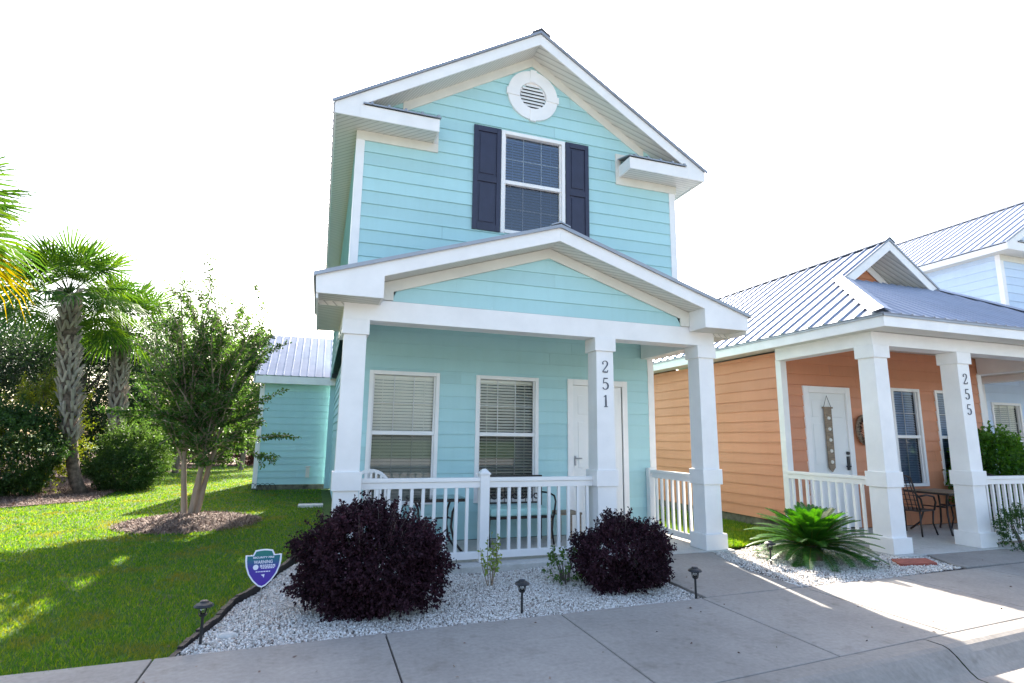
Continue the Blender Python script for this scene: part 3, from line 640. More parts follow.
# ------------------------------------------------------------------ single-storey orange house
org = thing('orange_house', 'orange clapboard house with metal hip roof and white porch columns numbered 255', 'house', (10.7, 12, 0), group='cottages along the street')
def orange_house(root):
    xl, xr, yw, yb = 8.0, 13.4, 8.1, 17.5; pe, ze = .40, 3.42
    xe, xE, yf = xl-pe, xr+pe, 5.72; pit = .71; rx = 10.7; zr_ = ze+pit*(rx-xe)
    mb = MB()
    og = [(8.50, 9.56, 0, 2.55), (10.72, 11.47, .75, 2.62), (11.95, 12.86, .75, 2.62)]
    siding(mb, lambda u, z, n: (u, yw-n, z), lambda z: xl, lambda z: xr, .01, 3.38, og)
    for x, sg in ((xl, 1), (xr, -1)): siding(mb, lambda u, z, n: (x-sg*n, u, z), lambda z: yw, lambda z: yb, .14, 3.2)
    zb = ze+.61*(yw-yf)
    siding(mb, lambda u, z, n: (u, yw+.33-n, z), lambda z: rx-max(0, (zr_-.15-z)/pit), lambda z: rx+max(0, (zr_-.15-z)/pit), 4.5, zr_-.15, (), .12)
    mb.quad((xl, yb, 0), (xr, yb, 0), (xr, yb, 3.3), (rx, yb, zr_-.1), (xl, yb, 3.3))
    mb.build('siding_wall', 'orange', root)
    f = MB(); f.box(xl+.02, xr-.02, yw+.06, yb, -.1, .14); f.build('foundation', 'foundation', root)
    cb = MB(); cb.box(xl-.022, xl+.11, yw-.025, yw+.10, .02, 3.05); cb.box(xr-.11, xr+.022, yw-.025, yw+.10, .02, 3.05); cb.build('corner_board', 'white', root, bevel=.003)
    # roofs: side slopes with hip cut, front skirt, rear
    hy = yf+2.12; hx = xe+1.80; zh = ze+pit*1.80; gy = hy-.06
    metal_roof([(xe, yf, ze), (xe, yb+.3, ze), (rx, yb+.3, zr_), (rx, gy, zr_), (hx, gy, zh)], root, 'roof', sp=.29, rib=.028)
    metal_roof([(xE, yf, ze), (xE, yb+.3, ze), (rx, yb+.3, zr_), (rx, gy, zr_), (xE-1.8, gy, zh)], root, 'roof', sp=.29, rib=.028)
    metal_roof([(xe, yf, ze), (xE, yf, ze), (xE-1.8, hy, zh), (hx, hy, zh)], root, 'porch_roof', sp=.23, rib=.02)
    s2 = MB(); s2.quad((hx, hy, zh), (xE-1.8, hy, zh), (xE-1.8-.45, yw+.6, zh+.28), (hx+.45, yw+.6, zh+.28)); s2.build('roof_apron', 'metal', root)
    hc = MB()
    for sg in (1, -1):
        X = lambda t: rx-sg*(rx-t)
        a = V((X(xe-.01), yf-.02, ze)); b = V((X(hx), hy, zh)); 
        n1 = V((-sg*pit, 0, 1)).normalized(); n2 = V((0, -.61, 1)).normalized()
        t1 = V((0, 1, 0)); t2 = V((sg*1, 0, 0))
        hc.hexa([a+n1*.032+t1*.20, a+V((0, 0, .055)), b+V((0, 0, .055)), b+n1*.032+t1*.20, a+n1*.036+t1*.20, a+V((0, 0, .062)), b+V((0, 0, .062)), b+n1*.036+t1*.20])
        hc.hexa([a+n2*.03+t2*.16, a+V((0, 0, .056)), b+V((0, 0, .056)), b+n2*.03+t2*.16, a+n2*.034+t2*.16, a+V((0, 0, .063)), b+V((0, 0, .063)), b+n2*.034+t2*.16])
    hc.build('hip_cap', 'metal', root)
    rc = MB(); rc.prism([(rx-.14, gy-.03, zr_-.06), (rx, gy-.03, zr_+.04), (rx+.14, gy-.03, zr_-.06), (rx+.14, gy-.03, zr_-.04), (rx, gy-.03, zr_+.06), (rx-.14, gy-.03, zr_-.04)], (0, yb-gy+.3, 0)); rc.build('ridge_cap', 'metaledge', root)
    fa = MB(); H = .20; xg = 1.42; e = MB(); sf = MB()
    for sg in (1, -1):
        X = lambda t: rx-sg*t
        fa.prism([(X(xg), gy, zr_-.02-pit*xg), (X(0), gy, zr_-.02), (X(0), gy, zr_-.02-H), (X(xg), gy, zr_-.02-H-pit*xg)], (0, .025, 0))
        e.prism([(X(xg+.03), gy-.02, zr_-.02-pit*(xg+.03)), (X(0), gy-.02, zr_-.02), (X(0), gy-.02, zr_+.02), (X(xg+.03), gy-.02, zr_+.02-pit*(xg+.03))], (0, .018, 0))
        fa.prism([(X(.9), yw+.28, zr_-.02-H-pit*.9), (X(0), yw+.28, zr_-.02-H), (X(0), yw+.28, zr_-.20-H), (X(.9), yw+.28, zr_-.20-H-pit*.9)], (0, .02, 0))
        sf.quad((X(xg), gy+.02, zr_-H-pit*xg+.0), (X(0), gy+.02, zr_-H+.0), (X(0), yw+.33, zr_-H+.0), (X(xg), yw+.33, zr_-H-pit*xg+.0))
        xs_ = sorted((rx-sg*(rx-xe-.02), rx-sg*(rx-xe-.045))); fa.box(xs_[0], xs_[1], yf+.046, yb+.3, ze-.20, ze-.025)
        xs_ = sorted((rx-sg*(rx-xe), rx-sg*(rx-xe-.018))); e.box(xs_[0], xs_[1], yf+.0, yb+.3, ze-.05, ze-.021)
    fa.box(xe+.02, xE-.02, yf+.02, yf+.045, ze-.199, ze-.025)
    e.box(xe, xE, yf-.002, yf+.016, ze-.05, ze-.02)
    fa.build('fascia', 'white', root, bevel=.003); e.build('drip_edge', 'metaledge', root)
    sf.quad((xe+.04, yf+.04, ze-.19), (xE-.04, yf+.04, ze-.19), (xE-.04, yf+.4, ze-.19), (xe+.04, yf+.4, ze-.19))
    sf.quad((xe+.04, yf+.4, ze-.191), (xl, yf+.4, ze-.191), (xl, yb+.3, ze-.191), (xe+.04, yb+.3, ze-.191)); sf.quad((xE-.04, yf+.4, ze-.191), (xr, yf+.4, ze-.191), (xr, yb+.3, ze-.191), (xE-.04, yb+.3, ze-.191))
    sf.quad((xl, 6.40, 3.37), (xr, 6.40, 3.37), (xr, yw, 3.37), (xl, yw, 3.37)); sf.build('soffit', 'soffit', root)
    yc = 6.27; b = MB(); zt = 3.02
    b.box(7.84, 13.56, yc-.14, yc+.14, zt, ze-.193); b.box(7.86, 8.10, yc+.141, yw-.03, zt, 3.38); b.box(13.3, 13.54, yc+.141, yw-.03, zt, 3.38); b.box(7.86, 13.54, yc+.0, yc+.139, ze-.1925, 3.38)
    b.build('porch_beam', 'white', root, bevel=.004)
    sl = MB(); sl.box(7.78, 13.6, 6.0, yw-.002, -.14, 0); sl.build('porch_slab', 'slab', root, bevel=.01)
    column(root, 7.99, yc, zt); column(root, 9.80, yc, zt, '255'); column(root, 13.4, yc, zt)
    railing(root, (8.0, yc+.16), (8.0, yw-.03), 1.05); railing(root, (9.98, yc), (13.2, yc), 1.05)
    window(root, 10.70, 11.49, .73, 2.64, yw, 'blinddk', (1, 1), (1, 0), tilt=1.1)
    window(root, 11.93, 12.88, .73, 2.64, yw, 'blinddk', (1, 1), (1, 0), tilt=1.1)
    d = MB(); x0, x1, z1 = 8.46, 9.60, 2.59; y = yw
    d.box(x0, x0+.12, y-.04, y+.06, .02, z1); d.box(x1-.12, x1, y-.04, y+.06, .02, z1); d.box(x0+.12, x1-.12, y-.04, y+.06, z1-.12, z1); d.build('door_frame', 'white', root, bevel=.004)
    d = MB(); d.box(x0+.12, x1-.12, y-.005, y+.04, .03, z1-.12)
    for a, b2 in ((x0+.2, x0+.5), (x0+.6, x1-.2)):
        for c, e2 in ((.25, 1.0), (1.15, 1.9), (2.02, 2.32)): d.box(a, b2, y-.014, y-.0055, c, e2)
    dr = d.build('door', 'door', root, bevel=.004)
    h = MB(); h.box(x1-.20, x1-.14, y-.03, y-.014, 1.05, 1.3); h.tube([(x1-.17, y-.03, 1.12), (x1-.17, y-.07, 1.12), (x1-.28, y-.07, 1.12)], .011, 6); h.tube([(x1-.17, y-.014, 1.36), (x1-.17, y-.045, 1.36)], .03, 10); h.build('door_handle', 'black', dr)
orange_house(org)

# low rear garage wing left of the aqua house
gar = thing('garage', 'low aqua garage with grey metal roof behind the crape myrtle', 'garage', (0, 20, 0))
def garage(root):
    x0, x1, y0, y1 = -1.72, .45, 18.6, 22.2; ze, zr_ = 3.36, 4.94
    mb = MB(); siding(mb, lambda u, z, n: (u, y0-n, z), lambda z: x0, lambda z: x1, .12, 3.25, (), .2)
    siding(mb, lambda u, z, n: (x0-n, u, z), lambda z: y0, lambda z: y1, .12, 3.25); mb.quad((x0, y0, 3.2), (x0, y1, 3.2), (x0, (y0+y1)/2, zr_-.1))
    mb.quad((x0, y1, 0), (x1, y1, 0), (x1, y1, 3.3), (x0, y1, 3.3)); mb.build('siding_wall', 'aqua', root)
    f = MB(); f.box(x0+.02, x1, y0+.01, y1, -.1, .12); f.build('foundation', 'foundation', root)
    c = MB(); c.box(x0-.03, x0+.10, y0-.03, y0+.1, .02, 3.2); c.box(x1-.10, x1+.0, y0-.03, y0+.02, .02, 3.2); c.build('corner_board', 'white', root)
    metal_roof([(x0-.2, y0-.4, ze), (x1+.02, y0-.4, ze), (x1+.02, (y0+y1)/2, zr_), (x0-.2, (y0+y1)/2, zr_)], root, 'roof', sp=.23)
    metal_roof([(x0-.2, y1+.4, ze), (x1+.02, y1+.4, ze), (x1+.02, (y0+y1)/2, zr_), (x0-.2, (y0+y1)/2, zr_)], root, 'roof', sp=.23)
    f = MB(); f.box(x0-.2, x1+.01, y0-.38, y0-.355, ze-.24, ze-.025); f.box(x0-.18, x1, y0-.354, y0-.0, ze-.23, ze-.20)
    f.prism([(x0-.18, y0-.38, ze-.03), (x0-.18, (y0+y1)/2, zr_-.03), (x0-.18, (y0+y1)/2, zr_-.23), (x0-.18, y0-.38, ze-.2)], (.025, 0, 0)); f.build('fascia', 'white', root)
    o = MB(); o.box(-.28, -.17, y0-.07, y0-.02, .32, .62); o.box(-.30, -.15, y0-.09, y0-.02, .63, .66); o.build('utility_cover', 'cream', root)
garage(gar)

# ------------------------------------------------------------------ gravel
def inside(poly, x, y):
    x = np.asarray(x); y = np.asarray(y); c = np.zeros(x.shape, bool); n = len(poly)
    for i in range(n):
        (xi, yi), (xj, yj) = poly[i], poly[i-1]
        with np.errstate(divide='ignore', invalid='ignore'):
            c ^= ((yi > y) != (yj > y)) & (x < (xj-xi)*(y-yi)/(yj-yi+1e-12)+xi)
    return c
def gravel(name, poly, zf, n, smin, smax, dens_fn=None):
    xs_ = [p[0] for p in poly]; ys_ = [p[1] for p in poly]
    x = rng.uniform(min(xs_), max(xs_), n*3); y = rng.uniform(min(ys_), max(ys_), n*3); k = inside(poly, x, y); x, y = x[k][:n], y[k][:n]; N = len(x)
    base = np.array([(1, 0, 0), (-1, 0, 0), (0, 1, 0), (0, -1, 0), (0, 0, 1), (0, 0, -1)], float)
    s = rng.uniform(smin, smax, (N, 1, 3))*np.array([1, .85, .6]); v = base[None]*s*rng.uniform(.75, 1.25, (N, 6, 1))
    q = rng.normal(size=(N, 4)); q /= np.linalg.norm(q, axis=1, keepdims=True); w_, a, b, c = q.T
    Rm = np.stack([1-2*(b*b+c*c), 2*(a*b-c*w_), 2*(a*c+b*w_), 2*(a*b+c*w_), 1-2*(a*a+c*c), 2*(b*c-a*w_), 2*(a*c-b*w_), 2*(b*c+a*w_), 1-2*(a*a+b*b)], 1).reshape(N, 3, 3)
    v = np.einsum('nij,nkj->nki', Rm, v); v[:, :, 0] += x[:, None]; v[:, :, 1] += y[:, None]
    v[:, :, 2] += (zf(x, y)+rng.uniform(0, .012, N))[:, None]
    F = [(0, 2, 4), (2, 1, 4), (1, 3, 4), (3, 0, 4), (2, 0, 5), (1, 2, 5), (3, 1, 5), (0, 3, 5)]
    o = arr_mesh(name, v.reshape(-1, 3), 6, 'pebble', faces=F); return tag(o, kind='stuff')
GR1 = [(-.86, 4.86), (-.78, 5.31), (-.70, 5.73), (-.64, 6.29), (-.47, 6.83), (-.23, 7.94), (.1, 8.8), (.12, 7.0), (3.9, 7.0), (3.80, 5.05), (3.6, 5.015), (.6, 4.905)]
GR2 = [(5.11, 5.12), (6.0, 5.12), (7.96, 5.30), (7.98, 5.45), (8.3, 5.98), (7.8, 6.0), (7.78, 7.0), (7.3, 7.6), (6.4, 7.25), (5.86, 7.05), (5.47, 7.0), (5.38, 6.83), (5.11, 5.9)]
GR3 = [(9.92, 5.35), (14, 5.6), (14, 5.98), (10.02, 5.98), (9.97, 5.7)]
def z1(x, y): return -.035-.05*np.clip((y-4.9)/2, 0, 1)*np.clip((3.7-x)/1.2, 0, 1)+.012*np.sin(x*5)*np.sin(y*4)+.0
def z2(x, y): return -.028+.012*np.sin(x*4)*np.sin(y*3)
for i, (pl, zf, cz) in enumerate(((GR1, z1, -.10), (GR2, z2, -.05), (GR3, z2, -.05))):
    tag(sheet('gravel_base', pl, cz+.006, 'gravelbase'), kind='structure')
    if i == 0:      # sloping sheet just beneath the stones
        pass
o = gravel('white_gravel', GR1, z1, 42000, .009, .019)
o['label'] = 'white marble chip gravel in the bed before the aqua porch'; o['category'] = 'gravel'
o = gravel('white_gravel', GR2, z2, 16000, .010, .020)
o['label'] = 'white marble chip gravel around the sago palm'; o['category'] = 'gravel'
o = gravel('white_gravel', GR3, z2, 5000, .010, .020)
o['label'] = 'white marble chip gravel strip beside the orange porch railing'; o['category'] = 'gravel'
def subsheet(poly, zf, name):    # grid floor that follows the stones
    xs_ = np.arange(min(p[0] for p in poly), max(p[0] for p in poly), .08); ys_ = np.arange(min(p[1] for p in poly), max(p[1] for p in poly), .08)
    mb = MB()
    for x in xs_:
        for y in ys_:
            if inside(poly, np.array([x+.04]), np.array([y+.04]))[0]:
                mb.quad(*[(a, b, float(zf(np.array(a), np.array(b)))-.006) for a, b in ((x, y), (x+.08, y), (x+.08, y+.08), (x, y+.08))])
    tag(mb.build(name, 'gravelbase'), kind='structure')
subsheet(GR1, z1, 'gravel_base'); subsheet(GR2, z2, 'gravel_base')
# black edging strip between the lawn and the gravel
ed = [(-.90, 4.84), (-.84, 5.31), (-.76, 5.73), (-.70, 6.29), (-.53, 6.83), (-.29, 7.94), (-.16, 8.6), (-.1, 9.2)]
fine = []
for a, b in zip(ed[:-1], ed[1:]):
    for k in range(5): t = k/5; fine.append((a[0]+(b[0]-a[0])*t+random.uniform(-.006, .006), a[1]+(b[1]-a[1])*t, -.005+random.uniform(-.008, .012)))
mb = MB()
for a, b in zip(fine[:-1], fine[1:]):
    mb.beam((a[0]-.0, a[1], -.12), (b[0]-.0, b[1], -.12), (.04, 0, 0), (0, 0, .12+a[2]))
tag(mb.build('garden_edging', 'edging'), 'black plastic edging strip curving between the lawn and white gravel', 'edging')
# grass blades
def grass(name, poly, n, z, hmin, hmax, excl=(), near=5., wid=.004, seed=1):
    xs_ = [p[0] for p in poly]; ys_ = [p[1] for p in poly]
    x = rng.uniform(min(xs_), max(xs_), n); u = rng.uniform(0, 1, n); y0, y1 = min(ys_), max(ys_)
    y = 1/(1/y0+(1/y1-1/y0)*u) if near else y0+(y1-y0)*u           # density falls with distance
    k = inside(poly, x, y)
    for e in excl: k &= ~inside(e, x, y)
    k &= (np.abs(x-.33*y)-.95*y < 1)
    x, y = x[k], y[k]; N = len(x); d = np.hypot(x, y)
    h = rng.uniform(hmin, hmax, N); a = rng.uniform(0, 2*np.pi, N); wd = wid*rng.uniform(.7, 1.4, N)*np.clip(d/6, .8, 3.5)
    ln = rng.normal(0, .45, (N, 2))*h[:, None]
    dx, dy = np.cos(a)*wd, np.sin(a)*wd
    b1 = np.stack([x-dx, y-dy, np.full(N, z)], 1); b2 = np.stack([x+dx, y+dy, np.full(N, z)], 1); t = np.stack([x+ln[:, 0], y+ln[:, 1], z+h], 1)
    o = arr_mesh(name, np.stack([b1, b2, t], 1).reshape(-1, 3), 3, 'grass'); return tag(o, kind='stuff')
disc = [(-2.08+1.08*math.cos(a*.3), 11.9+1.17*math.sin(a*.3)) for a in range(21)]
LG = [(-16, 4.25), (-2, 4.70), (-.92, 4.82), (-.86, 5.31), (-.78, 5.73), (-.72, 6.29), (-.55, 6.83), (-.31, 7.94), (-.16, 8.9), (.2, 9.2), (.2, 18.5), (-1.8, 18.5), (-1.9, 33), (-25, 33), (-25, 15)]
o = grass('lawn_grass', LG, 700000, G, .020, .042, [MUL, disc]); o['label'] = 'short green lawn grass left of the aqua house'; o['category'] = 'grass'
o = grass('side_grass', [(5.9, 7.3), (6.4, 7.35), (7.2, 7.7), (7.95, 7.9), (7.95, 30), (5.8, 30)], 60000, G-.004, .03, .07); o['label'] = 'sparse grass in the gap between the aqua and orange houses'; o['category'] = 'grass'

# ------------------------------------------------------------------ plants
def bush(name, label, cat, c, r, n, mat, leaf=.03, wd=.018, spikes=10, group=None, stemmat='dbark', squash=None, updir=.3, lump=.12, spike_len=.25):
    root = thing(name, label, cat, (c[0], c[1], c[2]), group=group)
    cx, cy, cz = c; rx, ry, rz = r
    ph = rng.uniform(0, 6.28, 12)
    def rad(d):
        t = 1+lump*(np.sin(d[:, 0]*5+ph[0])*np.sin(d[:, 1]*6+ph[1])+np.sin(d[:, 2]*7+ph[2])*np.cos(d[:, 0]*4+ph[3])+.6*np.sin(d[:, 0]*13+ph[4])*np.sin(d[:, 2]*12+ph[5])*np.sin(d[:, 1]*11+ph[6]))
        return t
    # short leafy shoots, each carrying a handful of leaves
    nb = n//9; d = unit(rng.normal(size=(nb, 3))); f = rng.uniform(.5, 1, nb)**.45
    p = d*f[:, None]*rad(d)[:, None]*np.array([rx, ry, rz*.52]); p[:, 2] += rz*.52; p[:, 2] = np.maximum(p[:, 2], .02)
    sd_ = unit(d+np.array([0, 0, updir])+rng.normal(0, .35, (nb, 3)))
    k = rng.integers(0, nb, n); t = rng.uniform(0, 1, n)[:, None]
    pos = p[k]+sd_[k]*t*leaf*3.2; ld = unit(sd_[k]*.6+rng.normal(0, .7, (n, 3)))
    pos = pos+np.array([cx, cy, cz]); allp = [pos]; alld = [ld]
    st = MB()
    for i in range(7):
        a = rng.uniform(0, 6.28); st.tube([(cx+.04*math.cos(a), cy+.04*math.sin(a), cz-.05), (cx+rx*.35*math.cos(a), cy+ry*.35*math.sin(a), cz+rz*.4), (cx+rx*.6*math.cos(a), cy+ry*.6*math.sin(a), cz+rz*.75)], [.014, .01, .004], 5)
    for i in range(spikes):
        a = rng.uniform(0, 6.28); q = rng.uniform(.1, .8); b0 = V((cx+rx*q*math.cos(a), cy+ry*q*math.sin(a), cz+rz*(.97-.3*q*q)))
        dd = V((math.cos(a)*q*.7+rng.normal(0, .15), math.sin(a)*q*.7+rng.normal(0, .15), 1)).normalized(); L = spike_len*rng.uniform(.5, 1.2)
        st.tube([b0-dd*.15, b0+dd*L*.5, b0+dd*L], [.004, .003, .0015], 4)
        m_ = int(20+L*60); tt = rng.uniform(0, 1, m_)[:, None]; allp.append(np.array(b0)+np.array(dd)*tt*L); alld.append(unit(np.array(dd)*.5+rng.normal(0, .7, (m_, 3))))
    st.build('stem', stemmat, root)
    leaves('foliage', np.concatenate(allp), np.concatenate(alld), leaf, wd, mat, root)
    return root
bush('loropetalum_shrub', 'large round purple-leaved shrub in white gravel left of the lime sprig', 'shrub', (.58, 5.76, -.06), (.585, .54, .82), 60000, 'plum', .034, .022, 60, 'purple shrubs in the gravel bed', lump=.2, spike_len=.26)
bush('loropetalum_shrub', 'smaller purple-leaved shrub in gravel below the porch column numbered 251', 'shrub', (3.30, 5.80, -.05), (.46, .45, .64), 32000, 'plum', .032, .020, 45, 'purple shrubs in the gravel bed', lump=.2, spike_len=.2)
# lime sprig
sp = thing('young_shrub', 'spindly lime green young shrub in gravel before the white porch railing', 'shrub', (1.92, 6.3, -.06))
st = MB(); pp = []; dd_ = []
for i in range(7):
    a = rng.uniform(0, 6.28); r_ = rng.uniform(.03, .16); h = rng.uniform(.35, .58); tip = V((1.92+r_*math.cos(a), 6.3+r_*math.sin(a), -.06+h)); b0 = V((1.92+.02*math.cos(a), 6.3, -.08)); md = (b0+tip)/2+V((rng.normal(0, .02), 0, 0))
    st.tube([b0, md, tip], [.006, .004, .002], 5)
    for k in range(26):
        t = rng.uniform(.35, 1); q = b0.lerp(tip, t); pp.append(tuple(q)); dd_.append(rng.normal(size=3)+np.array([0, 0, .3]))
st.build('stem', 'wood', sp); leaves('foliage', np.array(pp), np.array(dd_), .045, .028, 'lime', sp)
bush('small_shrub', 'small green shrub tucked against the left side of the smaller purple shrub', 'shrub', (2.78, 6.2, -.06), (.15, .15, .28), 500, 'midleaf', .04, .025, 2)
# sago palm
def sago(root, cx, cy, cz, nf, L, mat='cycad'):
    tr = MB(); tr.tube([(cx, cy, cz-.05), (cx, cy, cz+.14), (cx, cy, cz+.2)], [.12, .13, .06], 12); tr.build('trunk', 'pbark', root)
    rach = MB(); pos = []; vs = []
    for i in range(nf):
        a = i*2.39996; t_ = i/nf; el = R(84-86*t_)+rng.normal(0, .07); ln = L*(.62+.38*min(1, t_*1.6+.1))*rng.uniform(.9, 1.08)
        h = V((math.cos(a), math.sin(a), 0)); side = V((-math.sin(a), math.cos(a), 0)); p = V((cx, cy, cz+.17))+h*.04; pts = [p.copy()]; n = 14; ang = el
        for k in range(n):
            ang -= .020+.012*t_ + k*.003; d = h*math.cos(ang)+V((0, 0, 1))*math.sin(ang); p = p+d*(ln/n)
            if p.z < cz+.03: p.z = cz+.03
            pts.append(p.copy())
        rach.tube(pts, [.006*(1-.7*k/n) for k in range(n+1)], 4, False)
        nl = 60
        for j in range(nl):
            u = .10+.9*j/nl; f = u*n; k = min(int(f), n-1); q = pts[k].lerp(pts[k+1], f-k); d = (pts[k+1]-pts[k]).normalized(); nm = side.cross(d)
            if nm.z < 0: nm = -nm
            ll = .15*math.sin(math.pi*min(1, .16+u*.80))**.6
            for s_ in (1, -1):
                ld = (side*s_*.82+d*.62+nm*.28).normalized(); wv = d*.0052
                tip = q+ld*ll-V((0, 0, ll*.18)); mid = q+ld*ll*.5
                vs += [q-wv*.7, mid-wv, tip, mid+wv, q+wv*.7]
    rach.build('leaf_stalk', 'goldleaf', root)
    arr_mesh('frond', np.array([tuple(v) for v in vs]), 5, mat, root)
sg = thing('sago_palm', 'sago palm with arching dark green fronds in gravel by the orange porch', 'sago palm', (6.58, 6.25, -.03)); sago(sg, 6.50, 6.25, -.03, 104, .80)
bush('low_shrub', 'low dark sparse shrub at the right edge before the orange porch railing', 'shrub', (10.25, 5.85, -.03), (.42, .25, .55), 3200, 'darkleaf', .035, .018, 8, spike_len=.2)
bush('tall_shrub', 'bright green leafy shrub behind the right porch railing before the blue window', 'shrub', (12.85, 7.75, .0), (.78, .5, 1.62), 14000, 'patio', .09, .045, 8, spike_len=.25)

def straw(name, poly, n, zf, label):
    xs_ = [p[0] for p in poly]; ys_ = [p[1] for p in poly]; x = rng.uniform(min(xs_), max(xs_), n); y = rng.uniform(min(ys_), max(ys_), n); k = inside(poly, x, y); x, y = x[k], y[k]; N = len(x)
    a = rng.uniform(0, 6.28, N); L = rng.uniform(.04, .11, N); dz = rng.normal(0, .02, N); z = zf(x, y)+rng.uniform(.004, .03, N); w_ = .005
    cx, cy = np.cos(a)*L*.5, np.sin(a)*L*.5; px, py = -np.sin(a)*w_, np.cos(a)*w_
    v = np.stack([np.stack([x-cx-px, y-cy-py, z-dz], 1), np.stack([x+cx-px, y+cy-py, z+dz], 1), np.stack([x+cx+px, y+cy+py, z+dz], 1), np.stack([x-cx+px, y-cy+py, z-dz+.004], 1)], 1)
    o = arr_mesh(name, v.reshape(-1, 3), 4, 'straw'); o['label'] = label; o['category'] = 'mulch'; return tag(o, kind='stuff')
straw('pine_straw', [(-2.08+1.2*math.cos(a*.3), 11.9+1.3*math.sin(a*.3)) for a in range(21)], 9000, lambda x, y: G+.12*np.clip(1-np.hypot((x+2.08)/1.15, (y-11.9)/1.25)**1.6, -.1, 1), 'pine straw mulch mounded around the crape myrtle stems')
straw('pine_straw', [(-14, 14.4), (-7.5, 14.9), (-6.3, 15.0), (-5.5, 15.6), (-4.95, 16.2), (-5.1, 18), (-5.2, 20), (-5.7, 24), (-5.9, 27), (-8, 27), (-14, 20)], 60000, lambda x, y: G+.02+0*x, 'pine straw mulch spread under the palms and shrubs')

N_ = 900; lx_ = rng.uniform(-5, 9, N_); ly_ = 3.6+rng.uniform(0, 1, N_)**2*8; keep = (lx_ < -.1) | (ly_ < 7); lx_, ly_ = lx_[keep], ly_[keep]
onlawn = (ly_ > 4.85) & (lx_ < -.8)
dl = leaves('fallen_leaf', np.stack([lx_, ly_, np.where(onlawn, .012, .006)+0*lx_], 1)[: 160], np.stack([rng.normal(size=len(lx_)), rng.normal(size=len(lx_)), 0*lx_], 1)[: 160], .028, .016, 'straw', droop=.05)
dl['label'] = 'small dry brown leaves scattered over the lawn and pavement'; dl['category'] = 'leaf litter'; tag(dl, kind='stuff')
# ---- crape myrtle
def myrtle(root, bx, by, bz):
    tr = MB(); lp = []; ld = []; rs = random.Random(5); stems = []
    g = lambda k=1: rs.gauss(0, k)
    def shoot(p, d, L, r, droop, dens, lvl=0):
        n = 8; pts = [p.copy()]; q = p.copy(); dd = d.copy(); dirs = []
        for k in range(n):
            dd = (dd+V((g(.06), g(.06), g(.04)-droop))).normalized(); q = q+dd*(L/n); pts.append(q.copy()); dirs.append(dd.copy())
        tr.tube(pts, [max(r*(1-.75*k/n), .0055) for k in range(n+1)], 5 if lvl == 0 else 3, False)
        for j in range(int(L*dens)):
            f = rs.uniform(.12 if lvl == 0 else .0, 1)*n; k = min(int(f), n-1); c = pts[k].lerp(pts[k+1], f-k); o = V((g(), g(), g(.7))).normalized()
            lp.append(tuple(c+o*.025)); ld.append(tuple(o+dirs[k]*.6))
        if lvl < 2:
            for i in range([6, 3][lvl]):
                f = rs.uniform(.25, .95)*n; k = min(int(f), n-1); o = V((g(), g(), g(.5))).normalized(); nd = (dirs[k]+o*.75+V((0, 0, .15))).normalized()
                shoot(pts[k], nd, L*rs.uniform(.16, .34), r*.45, droop*.8, dens*1.0, lvl+1)
    for (dx, dy, lx, ly) in ((-.09, 0, -.06, .03), (.06, .03, .05, -.03), (.01, -.05, .10, -.04), (.10, .04, .13, .05)):
        p = V((bx+dx, by+dy, bz-.08)); pts = [p.copy()]; d = V((lx, ly, 1)).normalized()
        for k in range(9): d = (d+V((g(.03)+lx*.06, g(.03), 0))).normalized(); p = p+d*.25; pts.append(p.copy())
        tr.tube(pts, [.058-.0035*k for k in range(10)], 8, False); stems.append(pts)
    for i in range(96):
        st_ = stems[i % 4]; k = rs.randint(4, 9); p = st_[k]; a = rs.uniform(0, 6.283); u = rs.random(); el = R(8+74*u**.7); el = max(el, R(20)*(k > 7))
        d = V((math.cos(a)*math.cos(el), math.sin(a)*math.cos(el)*.9, math.sin(el)))
        shoot(p, d, rs.uniform(1.0, 1.5)*(1.75 if el > R(50) else .76), .018, .035*(1.25-u), 60)
    for (dx, dy, dz, L, z0) in ((1, -.2, .22, 1.75, 1.45), (1, .1, .5, 1.6, 1.8), (-1, -.1, .35, 1.6, 1.7), (-1, .3, .6, 1.5, 1.9), (1, -.3, -.02, 1.4, 1.35), (-.9, -.5, .5, 1.3, 1.8)):
        shoot(V((bx+dx*.1, by, z0)), V((dx, dy, dz)).normalized(), L, .014, .04, 150, 1)
    tr.build('trunk', 'bark', root, smooth=True)
    leaves('crown', np.array(lp), np.array(ld), .062, .038, 'myrtle', root); print('myrtle leaves', len(lp))
mr = thing('crape_myrtle', 'multi-stemmed crape myrtle in a mulch ring on the lawn', 'tree', (-2.2, 12.4, .08)); myrtle(mr, -2.2, 12.4, .08)

